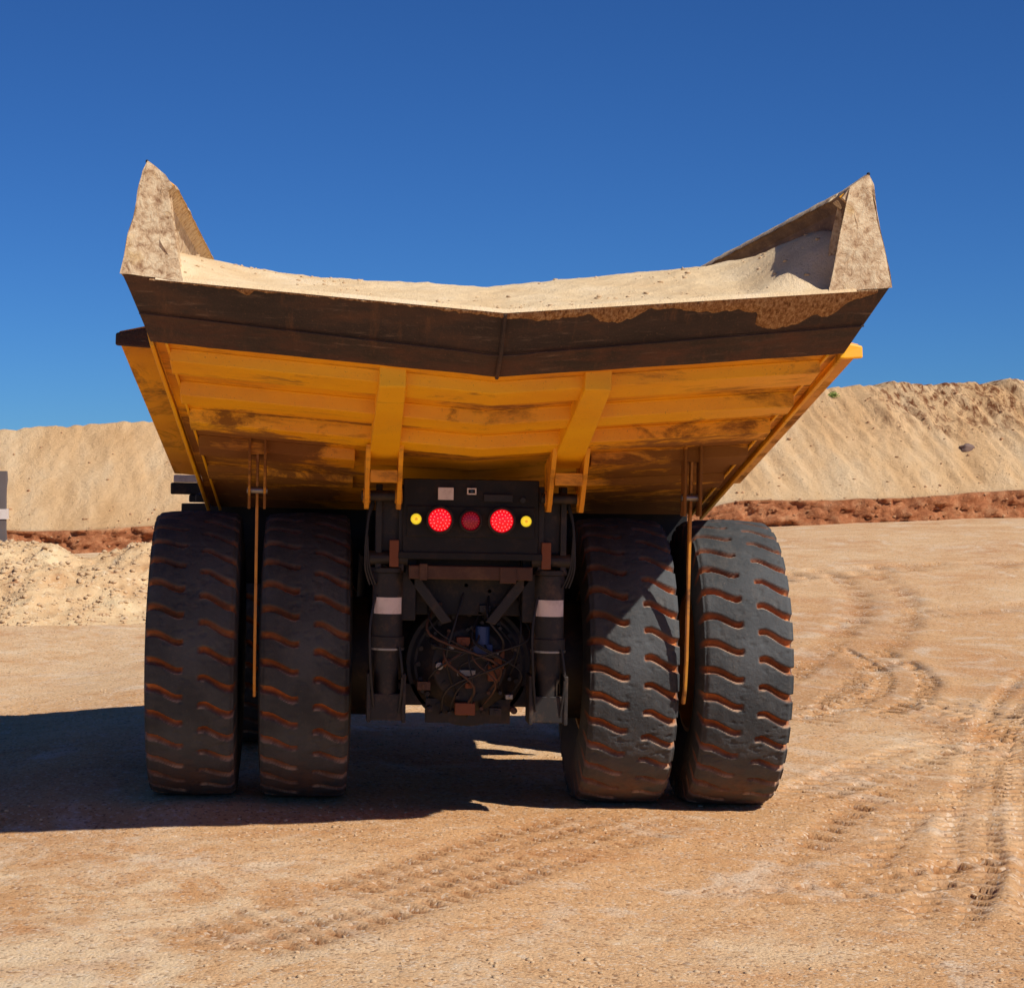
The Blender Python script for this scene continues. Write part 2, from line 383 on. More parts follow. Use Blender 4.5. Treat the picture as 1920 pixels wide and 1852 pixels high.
# ------------------------------------------------------------------ setting: ground
TX = 1.48; TY = 22.0; TILT = 0.0175
def ground_base(X, Y):
    near = -TILT*np.clip(X-TX, -14, 14)*(1-sm(32, 60, Y))
    near = near-0.28*sm(-0.6, -5.6, X)*(1-sm(20.4, 21.6, Y))-0.10*sm(1.2, -1.2, X)*(1-sm(20.2, 21.3, Y))-0.20*sm(-2.2, -4.6, X)*sm(20.4, 21.6, Y)*(1-sm(34, 44, Y))
    rise = sm(36, 75, Y)*(0.27+(1.4-0.27)*np.clip((X+12)/29, -0.3, 1.25))
    und = 0.05*fbm(X*0.12, Y*0.12, 3, 5)*sm(2, 6, np.hypot((X-TX)/1.3, Y-TY+1)) * sm(0, 1, np.abs(Y-TY)+np.abs(X-TX)-2)
    return near+rise+und
def dist_path(X, Y, pts):
    best = np.full(X.shape, 1e9); S = np.zeros(X.shape); side = np.zeros(X.shape); acc = 0
    for (x0, y0), (x1, y1) in zip(pts, pts[1:]):
        L = math.hypot(x1-x0, y1-y0); dx, dy = (x1-x0)/L, (y1-y0)/L
        t = np.clip((X-x0)*dx+(Y-y0)*dy, 0, L); px = X-(x0+dx*t); py = Y-(y0+dy*t); d = np.hypot(px, py)
        m = d < best; best = np.where(m, d, best); S = np.where(m, acc+t, S); side = np.where(m, px*dy-py*dx, side); acc += L
    return best, S, side, acc
def curve(pts, n=10):
    P = [Vector((*p, 0)) for p in pts]; out = []
    for i in range(len(P)-1):
        p0 = P[max(i-1, 0)]; p1 = P[i]; p2 = P[i+1]; p3 = P[min(i+2, len(P)-1)]
        for k in range(n):
            t = k/n; q = 0.5*((2*p1)+(-p0+p2)*t+(2*p0-5*p1+4*p2-p3)*t*t+(-p0+3*p1-3*p2+p3)*t**3); out.append((q.x, q.y))
    out.append(pts[-1]); return out
TRACKS = [  # path, half width, lug pitch, depth
    (curve([(4.6, 15.6), (5.1, 16.8), (5.75, 18.4), (6.45, 20.6), (7.5, 23.6), (8.7, 27.0), (10.6, 32.0), (13.2, 38.0)]), 0.30, 0.32, 0.072),
    (curve([(5.5, 15.6), (6.0, 17.0), (6.6, 18.9), (7.3, 21.2), (8.3, 24.2), (9.6, 28.0), (11.8, 33.0), (15.0, 39.0)]), 0.28, 0.32, 0.072),
    (curve([(-1.1, 14.9), (0.0, 16.2), (1.3, 18.0), (2.6, 19.9), (3.6, 21.0)]), 0.75, 0.24, 0.024),
    (curve([(11.0, 54.5), (16.0, 57.0), (24.0, 57.5)], 8), 0.9, 0.9, 0.16),
    (curve([(6.2, 28.5), (7.6, 32.7), (10.1, 39.5), (13.5, 49.7), (14.5, 58.0)], 8), 0.9, 0.5, 0.07),
    (curve([(6.0, 29.0), (7.4, 30.6), (8.6, 30.4), (8.7, 27.6), (7.2, 24.0), (5.4, 20.5), (4.0, 17.0)], 8), 0.5, 0.5, 0.045),
    (curve([(13.0, 47.0), (18.0, 49.0), (26.0, 48.0)], 8), 0.7, 0.7, 0.12),
    (curve([(7.4, 29.5), (9.2, 33.0), (10.3, 37.0), (10.6, 42.0)], 8), 0.55, 0.45, 0.12),
    (curve([(5.0, 22.0), (7.5, 26.0), (9.4, 28.0), (9.6, 30.5), (9.0, 33)], 8), 0.4, 0.4, 0.08),
    (curve([(9.5, 24.0), (8.3, 21.5), (6.9, 19.3), (4.6, 17.4), (2.6, 16.6)], 8), 0.35, 0.34, 0.045),
]
def ground_z(X, Y, detail=True):
    z = ground_base(X, Y); tr = np.zeros_like(z)
    if detail:
        z = z + 0.018*fbm(X*0.9, Y*0.9, 4, 11)+0.012*fbm(X*5, Y*5, 3, 12)*(Y < 60)
        for pts, hw, pitch, dep in TRACKS:
            xs = [p[0] for p in pts]; ys = [p[1] for p in pts]
            msk = (X > min(xs)-1) & (X < max(xs)+1) & (Y > min(ys)-1) & (Y < max(ys)+1)
            if not msk.any(): continue
            x = X[msk]; y = Y[msk]; d, S, side, L = dist_path(x, y, pts)
            inn = 1-sm(hw*0.92, hw*1.12, d); fade = sm(0, 1.0, S)*(1-sm(L-2.0, L, S))
            wear = np.clip(0.9+1.2*fbm(x*0.9, y*0.9, 3, 31), 0, 1.2)*fade
            rib = 1-sm(hw*0.30, hw*0.42, np.abs(side))+sm(hw*0.80, hw*0.95, np.abs(side)); rib = np.clip(rib, 0, 1)
            ph = (S+np.abs(side)*0.5+np.where(side > 0, pitch*0.5, 0))/pitch
            lug = sm(0.55, 0.80, 0.5+0.5*np.cos(2*np.pi*ph)+0.25*fbm(x*6, y*6, 2, 77))
            if dep < 0.025:      # faint wide print: four staggered columns of short dashes
                u4 = (side/hw+1)*2; cc = np.floor(u4); fu = u4-cc
                ph4 = (S+0.35*side)/pitch+0.37*cc
                lug = sm(0.55, 0.85, 0.5+0.5*np.cos(2*np.pi*ph4)+0.5*fbm(x*5, y*5, 3, 78))*sm(0.05, 0.3, fu)*(1-sm(0.6, 0.9, fu)); rib = np.zeros_like(lug)
            berm = np.exp(-((d-hw*1.25)/(hw*0.25))**2)*0.3
            z[msk] += dep*wear*(-0.15*inn-1.7*inn*lug*(1-rib)+0.6*berm)
            tr[msk] = np.maximum(tr[msk], inn*wear*(0.30+0.9*lug*(1-rib)))  # strongest in the lug dents, colouring in their shade
    return z, tr
def axis(lo, hi, step, far_lo, far_hi, grow):
    a = list(np.arange(lo, hi, step)); s = step; x = a[-1]
    while x < far_hi: s *= grow; x += s; a.append(x)
    s = step; x = lo; b = []
    while x > far_lo: s *= grow; x -= s; b.append(x)
    return np.array(b[::-1]+a)
gx = axis(-6.0, 10.5, 0.045, -900, 900, 1.035)
gy1 = np.arange(12.0, 30.0, 0.04); gy = list(gy1); s = 0.04; y = gy[-1]
while y < 90: s = min(s*1.02, 0.35); y += s; gy.append(y)
while y < 1500: s *= 1.2; y += s; gy.append(y)
s = 0.04; y = 12.0; pre = []
while y > -400: s *= 1.15; y -= s; pre.append(y)
gy = np.array(pre[::-1]+gy)
GX, GY = np.meshgrid(gx, gy)
GZ, GT = ground_z(GX, GY)
# beyond the bank the sheet dips below it, to the horizon
GZ = np.where(GY > 80, GZ-0.5, GZ)
GP = np.clip(sm(2.5, -1.5, GX)*sm(21.0, 17.5, GY)*0.75+0.6*np.exp(-((GX-3.2)/1.6)**2-((GY-15.2)/1.0)**2)+0.5*sm(24, 40, GY)*sm(-1, -3, GX)+0.5*np.exp(-((GX-7.6)/1.6)**2-((GY-26.5)/4)**2)+0.35*sm(40, 60, GY), 0, 1)
g = grid_mesh("ground", np.stack([GX, GY, GZ], -1), 'ground', attrs={'track': GT, 'pale': GP})
tag(g, "packed orange tan sand floor of the quarry", "ground", kind='structure')

def ground_at(x, y):
    z, _ = ground_z(np.array([[float(x)]]), np.array([[float(y)]])); return float(z[0, 0])

# ------------------------------------------------------------------ setting: the cut bank behind
bx = np.unique(np.concatenate([np.arange(-34, 46, 0.10), np.arange(-300, -34, 3.0), np.arange(46, 300, 3.0)]))
toe = lambda x: np.interp(x, [-12, 17], [0.27, 1.4]) - 0.25
redh = lambda x: np.interp(x, [-12.9, -11.5, -6.2, 14.1, 15.6, 18.7, 21.5, 25.7], [1.10, 1.14, 1.34, 2.02, 2.34, 2.34, 2.42, 2.72])
cresth = lambda x: np.interp(x, [-40, -12.9, -6.9, 21.3, 22.6, 28.4, 60], [4.3, 5.05, 5.40, 6.72, 6.84, 6.86, 7.0])
tt = np.concatenate([np.linspace(0, 1, 16), np.linspace(1.04, 1.3, 5), np.linspace(1.33, 2.6, 70), np.linspace(2.65, 3, 6), [3.6, 5, 9]])
BX, TT = np.meshgrid(bx, tt)
n1 = fbm(BX*0.25, TT*0+3, 3, 40); n2 = fbm(BX*0.9, TT*2, 4, 41)
Yb = np.where(TT <= 1, 75.2+0.8*TT, np.where(TT <= 1.3, 76+(TT-1)*3.0, np.where(TT <= 2.6, 76.9+(TT-1.3)*6.2, 85.0+(TT-2.6)*30)))
Yb = Yb + 0.7*n1
zr = redh(BX)+0.10*fbm(BX*0.6, BX*0, 4, 43); zc_ = cresth(BX)
sl = np.clip((TT-1.3)/1.3, 0, 1)
Zb = np.where(TT <= 1, toe(BX)+(zr-toe(BX))*TT, np.where(TT <= 1.3, zr+0.03*(TT-1)/0.3, zr+0.03+(zc_-zr)*sl))
Zb = np.where(TT > 2.6, zc_+0.05*(TT-2.6), Zb)
clay = (1-sm(1.0, 1.12, TT+0.10*n2))*1.0
rough = fbm(BX*1.6, TT*5, 5, 50, 0.62)
Yb = Yb - clay*0.5*rough*sm(0, 0.2, TT) - clay*0.25*np.abs(fbm(BX*4, TT*9, 3, 51))
er = sm(21.0, 23.5, BX)*(1-sm(27.5, 30.5, BX))*sm(1.75, 2.35, TT+0.25*n2)*(1-sm(2.7, 2.9, TT))
er2 = np.maximum(er, 0.30*sm(18, 22, BX)*sm(1.5, 2.4, TT)*(1-sm(2.7, 2.9, TT)))
rill = fbm((BX+1.6*TT)*1.3, TT*1.4, 5, 60, 0.6)
slope_m = sm(1.3, 1.5, TT)*(1-sm(2.62, 2.8, TT))
Zb = Zb + slope_m*((0.08+0.12*sm(12, 20, BX))*rill+(0.04+0.10*sm(12, 20, BX))*fbm((BX+0.9*TT)*2.6, TT*1.1, 4, 63, 0.6)+0.06*fbm(BX*3, TT*8, 3, 61)) + er2*0.42*rill*(1-0.6*sm(2.35,2.6,TT))
Zb = Zb + 0.035*fbm(BX*2.2, TT*0, 3, 62)*sm(2.4, 2.6, TT)
b_ = grid_mesh("quarry_bank_terrain", np.stack([BX, Yb, Zb], -1), 'bank', attrs={'clay': clay, 'erode': er2})
tag(b_, "long pale sand bank with a red clay cut along its foot", "bank", kind='structure')

def rockmesh(name, r, seed, mat, subdiv=3, sq=(1, 1, 0.75), amp=0.3):
    bm = bmesh.new(); bmesh.ops.create_icosphere(bm, subdivisions=subdiv, radius=1)
    for v in bm.verts:
        n = v.co.normalized(); k = 1+amp*mnoise.noise(n*1.6+Vector((seed, 0, 0)))*1.6+amp*0.4*mnoise.noise(n*5+Vector((0, seed, 0)))
        q = n*k
        for ax in (Vector((1, .3, .2)), Vector((-.5, 1, .1)), Vector((.2, -.4, 1)), Vector((-.9, -.6, .4)), Vector((.3, -1, -.2))):
            ax = ax.normalized(); d = q.dot(ax)
            if d > 0.78: q -= ax*(d-0.78)*0.85
        v.co = Vector((q.x*sq[0], q.y*sq[1], q.z*sq[2]))*r
    return bm
rk = obj("boulder", rockmesh("b", 0.30, 3.1, 'rock', 3, (1.05, 0.8, 0.72), 0.35), 'rock', smooth=40)
rk.location = (24.9, 80.0, 4.22)
tag(rk, "lone grey boulder resting on the pale slope of the right-hand sand bank", "boulder")
k = 0
for (x, yv, z, r) in ((23.2, 79.2, 3.72, 0.16), (25.5, 80.9, 4.66, 0.15), (15.0, 83.9, 6.2, 0.14)):
    pass
# small green bush at the crest
bm = bmesh.new(); random.seed(5)
for i in range(260):
    d = Vector((random.gauss(0, 1), random.gauss(0, 1), abs(random.gauss(0, 1)))).normalized()*random.uniform(0.1, 0.26)
    s_ = random.uniform(0.025, 0.05); a = Vector((random.gauss(0, 1), random.gauss(0, 1), random.gauss(0, 1))).normalized(); b = a.orthogonal().normalized()
    vs = [bm.verts.new(d+a*s_), bm.verts.new(d+b*s_*0.5), bm.verts.new(d-a*s_), bm.verts.new(d-b*s_*0.5)]; bm.faces.new(vs)
sh = empty("shrub", (20.75, 84.0, 6.35)); tag(sh, "tiny yellow green bush near the crest of the bank", "shrub")
obj("foliage", bm, 'leaf', sh, recalc=False)
bm = bmesh.new()
for a in range(5): cyl(bm, (0, 0, -0.1), (0.12*math.cos(a*1.3), 0.12*math.sin(a*1.3), 0.16), 0.012, 0.005, 6)
obj("stem", bm, 'copper', sh)

# ------------------------------------------------------------------ rubble heap at the left, behind the truck
hx = np.arange(-26, 6.5, 0.07); hy = np.arange(43.0, 53.5, 0.07)
HX, HY = np.meshgrid(hx, hy)
crest = np.interp(HX, [-26, -14, -7.4, -6.2, -5.5, -4.4, -3.4, 0, 4, 6.5], [1.2, 1.4, 1.42, 1.52, 1.30, 1.62, 1.40, 1.2, 0.5, 0.0])
prof = np.interp(HY+0.9*fbm(HX*0.35, HY*0.2, 4, 73)+0.25*fbm(HX*2.2, HY*1.5, 3, 74), [43.6, 45.0, 47.0, 48.3, 49.2, 51.5, 53.5], [0, .28, .72, .97, 1.0, .45, 0])
jag = fbm(HX*0.55, HY*0.55, 5, 70, 0.6)
base = ground_base(HX, HY)
HZ = base - 0.08 + crest*np.clip(prof+0.26*jag*np.sqrt(np.clip(prof, 0, 1)), 0, 2) + np.sqrt(prof)*(0.12*fbm(HX*1.8, HY*1.8, 5, 71, 0.7)+0.12*np.abs(fbm(HX*5, HY*5, 3, 72, 0.6)))
hp = grid_mesh("rubble_heap", np.stack([HX, HY, HZ], -1), 'heap')
tag(hp, "low pale heap of stony rubble left of the truck below the red clay cut", "rubble heap")

# loose stones: one uncountable scatter on the floor and the heap
def scatter(name, n, place, rmin, rmax, seed, mat, power=3.0):
    r = np.random.default_rng(seed)
    bm = bmesh.new(); bmesh.ops.create_icosphere(bm, subdivisions=1, radius=1)
    bv = np.array([v.co[:] for v in bm.verts]); bf = np.array([[v.index for v in f.verts] for f in bm.faces]); bm.free()
    px, py, pz = place(r, n); n = len(px)
    rad = rmin+(rmax-rmin)*r.random(n)**power
    ang = r.random(n)*6.28; sx = 0.7+0.7*r.random(n); sy = 0.6+0.6*r.random(n); sz = 0.4+0.4*r.random(n)
    jit = 1+0.75*(r.random((n, len(bv)))-0.5)
    V = bv[None]*jit[..., None]*np.stack([sx, sy, sz], -1)[:, None]*rad[:, None, None]
    ca, sa = np.cos(ang)[:, None], np.sin(ang)[:, None]
    X = V[..., 0]*ca-V[..., 1]*sa; Y_ = V[..., 0]*sa+V[..., 1]*ca
    V = np.stack([X+px[:, None], Y_+py[:, None], V[..., 2]+(pz+rad*0.12)[:, None]], -1).reshape(-1, 3)
    F = (bf[None]+(np.arange(n)*len(bv))[:, None, None]).reshape(-1, 3)
    me = bpy.data.meshes.new(name); me.vertices.add(len(V)); me.vertices.foreach_set('co', V.astype(np.float32).ravel())
    me.loops.add(F.size); me.loops.foreach_set('vertex_index', F.ravel().astype(np.int32))
    me.polygons.add(len(F)); me.polygons.foreach_set('loop_start', np.arange(0, F.size, 3, dtype=np.int32))
    me.update(calc_edges=True); me.materials.append(MAT[mat])
    return link(bpy.data.objects.new(name, me))
def pl_ground(r, n):
    y = 12.5+34*r.random(n)**1.7; x = -7+(14+0.5*(y-12))*r.random(n)*1.05 - (y-12)*0.12
    keep = vnoise(x*0.5, y*0.5, 90) > 0.35+0.25*r.random(n)
    x, y = x[keep], y[keep]; z, _ = ground_z(x[None], y[None]); return x, y, z[0]
def pl_heap(r, n):
    i = r.integers(0, HX.shape[0]-1, n); j = r.integers(0, HX.shape[1]-1, n)
    keep = (prof[i, j] > 0.02) & ((HX[i, j] < -6.5) | (r.random(n) < 0.6))
    i, j = i[keep], j[keep]; return HX[i, j], HY[i, j], HZ[i, j]
st = scatter("gravel", 26000, pl_ground, 0.003, 0.026, 3, 'pebble', 4.0)
tag(st, "loose pebbles and grit strewn over the sand floor", "gravel", kind='stuff')
st = scatter("heap_rubble", 30000, pl_heap, 0.010, 0.075, 4, 'pebble', 2.5)
tag(st, "loose stones covering the low pale heap at left", "rubble", kind='stuff')

def pl_bank(r, n):
    i = r.integers(0, BX.shape[0]-12, n); j = r.integers(0, BX.shape[1]-1, n)
    keep = (np.abs(BX[i, j]-8) < 36) & ((TT[i, j] < 1.5) | (r.random(n) < 0.12+0.2*(BX[i, j] > 14)+0.7*er2[i, j]) & (TT[i, j] < 2.7))
    i, j = i[keep], j[keep]; return BX[i, j], Yb[i, j]-0.02, Zb[i, j]
st = scatter("bank_rubble", 4500, pl_bank, 0.015, 0.085, 9, 'clod', 3.0)
tag(st, "small clods and stones lying on the slope and foot of the sand bank", "rubble", kind='stuff')

# grey weathered post standing at the left edge
bm = bmesh.new()
loft(bm, [[(x+0.02*math.sin(z*3), y, z) for x, y in ((-.16, -.16), (.16, -.16), (.16, .16), (-.16, .16))] for z in (-0.3, 0.6, 1.2, 2.0, 2.85)])
bmesh.ops.subdivide_edges(bm, edges=bm.edges, cuts=3, use_grid_fill=True)
for v in bm.verts: v.co += Vector((mnoise.noise(v.co*4), mnoise.noise(v.co*4+Vector((5, 5, 5))), 0))*0.03
po = obj("concrete_post", bm, 'greypost', smooth=40); po.location = (-6.98, 46.0, 1.25)
po.location = (-8.0, 52.0, 0.55)
bm = bmesh.new()
tag(po, "weathered grey post cut off by the photo's left border in front of the bank", "post")
box(bm, -0.19, 0.19, -0.19, 0.19, 1.65, 1.90); obj("band", bm, 'white', po)

# ------------------------------------------------------------------ the haul truck
root = empty("haul_truck", (TX-0.03, TY, 0), (0, TILT, 0))
tag(root, "huge yellow mining dump truck seen from behind, loaded with pale sand", "dump truck")

# ---- tyres: treads with staggered S-shaped grooves
def tyre_obj():
    NP, PP = 34, 24; nth = NP*PP; Rt, hw = 1.5, 0.43
    us = np.linspace(-1, 1, 61)
    prof_ = []                                           # (x, radius, tread u, depth weight)
    side = [(0.36, 0.74), (0.39, 0.80), (0.44, 0.90), (0.465, 1.02), (0.47, 1.12), (0.462, 1.22), (0.452, 1.30), (0.446, 1.36), (0.442, 1.41), (0.440, 1.445)]
    for x, r in side: prof_.append((-x, r, -1.0, max(0, (r-1.22)/0.24)))
    for u in us: prof_.append((hw*u, Rt-0.030*u*u-0.028*max(0, abs(u)-0.93)/0.07, u, 1.0))
    for x, r in side[::-1]: prof_.append((x, r, 1.0, max(0, (r-1.22)/0.24)))
    pr = np.array(prof_); px, prr, pu, pw = pr.T
    th = np.arange(nth+1)/nth*2*np.pi
    TH, PX = np.meshgrid(th, px, indexing='ij'); PR = np.broadcast_to(prr, TH.shape); PU = np.broadcast_to(pu, TH.shape); PW = np.clip(np.broadcast_to(pw, TH.shape), 0, 1)
    arc = TH*Rt; pitch = 2*np.pi*Rt/NP
    aL = 0.045-0.10*sm(-0.85, -0.20, PU)+0.015*sm(-0.3, -0.1, PU)
    aR = 0.055-0.015*sm(0.40, 0.2, PU)-0.125*sm(0.25, 0.95, PU)+pitch*0.42
    def groove(ac, win, hwid):
        d = np.abs((arc-ac+pitch*0.5) % pitch-pitch*0.5)
        return (1-sm(hwid*0.55, hwid*1.25, d))*win
    wid = 0.026+0.009*np.abs(PU)+0.006*fbm(TH*8, PX*6, 2, 9)
    gl = groove(aL, 1-sm(-0.20, -0.12, PU), wid); gr = groove(aR, sm(0.18, 0.26, PU), wid)
    gg = np.maximum(gl, gr)*PW
    cut = sm(0.30, 0.5, fbm(TH*26, PX*14, 4, 19))*(np.abs(PU) < 1)*0.010
    edge = np.clip(np.maximum(groove(aL-0.028, 1-sm(-0.20, -0.12, PU), wid*0.5), groove(aR-0.028, sm(0.18, 0.26, PU), wid*0.5))*PW-gg, 0, 1)
    RR = PR-cut-0.085*gg*np.where(np.abs(PU) < 1, 1, 1.0)
    wear_ = 0.004*fbm(TH*30, PX*20, 3, 5); RR = RR+wear_*(np.abs(PU) < 1)
    Xc = np.where(np.abs(PU) >= 1, PX*(1-0.06*gg), PX)
    Y_ = -RR*np.cos(TH); Z_ = RR*np.sin(TH)
    # slight squash at the contact patch
    Z_ = np.where(Z_ < -1.44, -1.44+(Z_+1.44)*0.35, Z_)
    soiled = sm(-0.75, -1.3, Z_)*0.6
    return grid_mesh("tyre", np.stack([Xc, Y_, Z_], -1), 'rubber', attrs={'groove': gg, 'soiled': soiled, 'edge': edge})
def rim_bm():
    bm = bmesh.new(); pr = [(0.36, 0.76), (0.36, 0.70), (0.10, 0.66), (0.08, 0.60), (0.08, 0.30), (0.20, 0.27), (0.20, 0.0001)]
    pr2 = [(-0.36, 0.76), (-0.36, 0.70), (0.02, 0.64), (0.02, 0.0001)]
    for P in (pr, pr2):
        loft_r = []
        for k in range(40):
            t = 2*math.pi*k/40; loft_r.append([bm.verts.new((x, r*math.cos(t), r*math.sin(t))) for x, r in P])
        for k in range(40):
            a, b = loft_r[k], loft_r[(k+1) % 40]
            for i in range(len(P)-1): bm.faces.new((a[i], a[i+1], b[i+1], b[i]))
    for k in range(16):
        t = 2*math.pi*k/16; cyl(bm, (0.08, 0.45*math.cos(t), 0.45*math.sin(t)), (0.13, 0.45*math.cos(t), 0.45*math.sin(t)), 0.025, n=6)
    return bm
rimo = obj("wheel", rim_bm(), 'rim', root, smooth=40); tyre = tyre_obj(); tyre.parent = rimo
rimo.location = (1.64, 0, 1.455)
def place_wheel(x, y, rot, flip):
    r2 = rimo.copy(); C.objects.link(r2); r2.parent = root; r2.location = (x, y, 1.455); r2.rotation_euler = (rot, 0, math.pi if flip else 0)
    t2 = tyre.copy(); C.objects.link(t2); t2.parent = r2
    if flip: t2.rotation_euler = (0, 0, math.pi)
    t2.rotation_euler = (rot*0, 0, -math.pi if flip else 0)
    return r2
# soiled part of the tread stays at the ground: the groove pattern turns by whole pitches only
for (x, y, f) in ((2.77, 0, False), (-1.625, 0, True), (-2.77, 0, True), (2.5, 4.3, False), (-2.5, 4.3, True)):
    place_wheel(x, y, 0, f)

# ---- dump body
def wall_ring(y, xb, zb, xm, zm, sgn, t=0.10):
    P = [(xb, zb), (xm, zm), (3.07, 5.30), (2.985, 5.78), (2.93, 5.82), (2.80, 5.78), (2.72, 5.72), (2.80, 5.64), (2.86, 5.33), (xm-t-0.06, zm), (xb-t, zb+0.06)]
    return [(sgn*x, y, z) for x, z in P]
bm = bmesh.new()
ST = [(-4.97, 3.04, 4.975, 3.10, 4.985), (-4.62, 2.97, 4.76, 3.09, 4.95), (-4.28, 2.90, 4.53, 3.07, 4.90), (0.8, 2.67, 3.02, 3.04, 4.5), (2.0, 2.67, 3.0, 3.04, 4.5), (3.0, 2.67, 3.0, 3.04, 4.5)]
for s_ in (1, -1):
    loft(bm, [wall_ring(*q, s_) for q in ST], mif=lambda k: (1 if s_ > 0 else 2) if k in (3, 4, 5, 6, 7, 8, 9) else 0)  # left inner wall paler than the right: its sunlight is painted into the colour
# floor, V shaped at the tail
FL = [(-4.30, 4.24, 4.49, 2.93), (-2.6, 3.77, 3.99, 2.85), (-0.9, 3.30, 3.49, 2.77), (0.8, 2.97, 2.99, 2.69), (2.0, 2.97, 2.99, 2.69), (3.0, 2.97, 2.99, 2.69)]
def floor_z(y, x):
    ys = [f[0] for f in FL]; zc = np.interp(y, ys, [f[1] for f in FL]); ze = np.interp(y, ys, [f[2] for f in FL]); xe = np.interp(y, ys, [f[3] for f in FL])
    return float(zc+(ze-zc)*min(abs(x)/xe, 1))
nx = 12
def floor_ring(y, zc, ze, xe):
    xs = [-xe+2*xe*i/nx for i in range(nx+1)]
    lo = [(x*0.995, y, zc+(ze-zc)*abs(x)/xe) for x in xs]; return lo+[(x, yy, z+0.12) for x, yy, z in lo[::-1]]
loft(bm, [floor_ring(*f) for f in FL])
# front wall, raked, and canopy over the deck
hexa(bm, [(-2.9, 3.0, 3.05), (2.9, 3.0, 3.05), (2.9, 3.12, 3.05), (-2.9, 3.12, 3.05), (-2.9, 3.05, 5.45), (2.9, 3.05, 5.45), (2.9, 3.17, 5.45), (-2.9, 3.17, 5.45)])
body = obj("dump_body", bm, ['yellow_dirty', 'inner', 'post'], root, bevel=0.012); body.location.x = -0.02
bm = bmesh.new()
hexa(bm, [(-2.9, 3.17, 5.33), (2.9, 3.17, 5.33), (2.9, 4.0, 5.38), (-2.9, 4.0, 5.38), (-2.9, 3.17, 5.45), (2.9, 3.17, 5.45), (2.9, 4.0, 5.47), (-2.9, 4.0, 5.47)])
for x in (-1.8, 0, 1.8): box(bm, x-0.06, x+0.06, 3.18, 3.95, 5.2, 5.34)
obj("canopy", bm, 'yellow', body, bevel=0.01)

# tail lip: two dark worn plates overhanging the chute
def lip_pt(x, row):
    a = abs(x)/3.12
    y, zc, ze, xe = [(-5.03, 4.726, 4.975, 3.13), (-4.66, 4.40, 4.70, 3.02), (-4.30, 4.225, 4.475, 2.95)][row]
    return (x/3.12*xe, y, zc+(ze-zc)*a)
xs = [-3.12+6.24*i/48 for i in range(49)]
bm = bmesh.new()
def lip_sheet(bm, r0, r1, sub, inner):
    rows = []
    for k in range(sub+1):
        t = k/sub; row = []
        for x in xs:
            a = Vector(lip_pt(x, r0)); b = Vector(lip_pt(x, r1)); p = a.lerp(b, t)
            n_ = mnoise.noise(Vector((x*1.4, t*2+r0*7, 0)))*0.012+mnoise.noise(Vector((x*6, t*4+r0*9, 1)))*0.004
            row.append(bm.verts.new(p+Vector((0, n_, -n_*0.6))))
        rows.append(row)
    for a, b in zip(rows, rows[1:]):
        for i in range(48): bm.faces.new((a[i], a[i+1], b[i+1], b[i]))
    return rows
A = lip_sheet(bm, 0, 1, 6, 0); B = lip_sheet(bm, 1, 2, 4, 0)
top = [bm.verts.new((v.co.x, v.co.y+0.28, v.co.z+0.01)) for v in A[0]]
bt = [bm.verts.new((v.co.x*0.99, v.co.y+0.02, v.co.z+0.10)) for v in B[-1]]
for i in range(48):
    bm.faces.new((A[0][i+1], A[0][i], top[i], top[i+1])); bm.faces.new((B[-1][i], B[-1][i+1], bt[i+1], bt[i])); bm.faces.new((bt[i], bt[i+1], top[i+1], top[i]))
for i in (0, 48): bm.faces.new([r[i] for r in A]+[r[i] for r in B]+[bt[i], top[i]])
lip = obj("tail_lip", bm, 'lip', body, smooth=30)
# weld bead and seam at the mid line of the lip
bm = bmesh.new()
pts = []
for x in xs[::3]:
    p = Vector(lip_pt(x, 1)); pts.append(p+Vector((0, -0.012, -0.012)))
tube(bm, pts, 0.009, 6)
tube(bm, [Vector(lip_pt(0, 0))+Vector((0, -.01, -.02)), Vector(lip_pt(0, 1))+Vector((0, -.015, -.012)), Vector(lip_pt(0, 2))+Vector((0, -.01, -.008))], 0.018, 6)
obj("weld_seam", bm, 'lip', lip, smooth=40)
# dried mud crust hanging over the lip, thick at the right
def crust(name, low, seed):
    bm = bmesh.new(); X = np.arange(low[0][0], low[-1][0], 0.025); rows = 9; G = []
    for x in X:
        d = float(np.interp(x, [p[0] for p in low], [p[1] for p in low])); d = max(0.008, d+0.022*mnoise.noise(Vector((x*9, seed, 0)))+0.012*mnoise.noise(Vector((x*28, seed, 2))))
        a = Vector(lip_pt(x, 0)); b = Vector(lip_pt(x, 1)); L = abs(a.z-b.z); col = []
        for k in range(rows):
            t = k/(rows-1); th_ = 0.030*math.sin(math.pi*min(1, 0.25+t*0.75))+0.016*mnoise.noise(Vector((x*16, t*d*16, seed)))
            if k == rows-1: th_ = -0.012
            p = a.lerp(b, min(t*d/L, 0.98)) + Vector((0, -0.7, -0.7))*max(th_, -0.012)
            col.append(bm.verts.new(p))
        col.insert(0, bm.verts.new(a+Vector((0, 0.05, 0.018))))
        G.append(col)
    for p, q in zip(G, G[1:]):
        for k in range(rows): bm.faces.new((p[k], q[k], q[k+1], p[k+1]))
    o = obj(name, bm, 'crust', lip, smooth=60); return o
crust("mud_crust", [(-2.9, 0.01), (-2.2, 0.03), (-2.12, 0.075), (-2.04, 0.025), (-1.5, 0.02), (-0.6, 0.025), (0.0, 0.05), (0.28, 0.085), (0.50, 0.09), (0.68, 0.055), (0.80, 0.13), (0.95, 0.145),
      (1.08, 0.12), (1.18, 0.05), (1.38, 0.055), (1.6, 0.10), (1.85, 0.11), (2.12, 0.13), (2.15, 0.25), (2.32, 0.285), (2.5, 0.26), (2.62, 0.20), (2.76, 0.21), (2.84, 0.10), (3.05, 0.03)], 4.0)

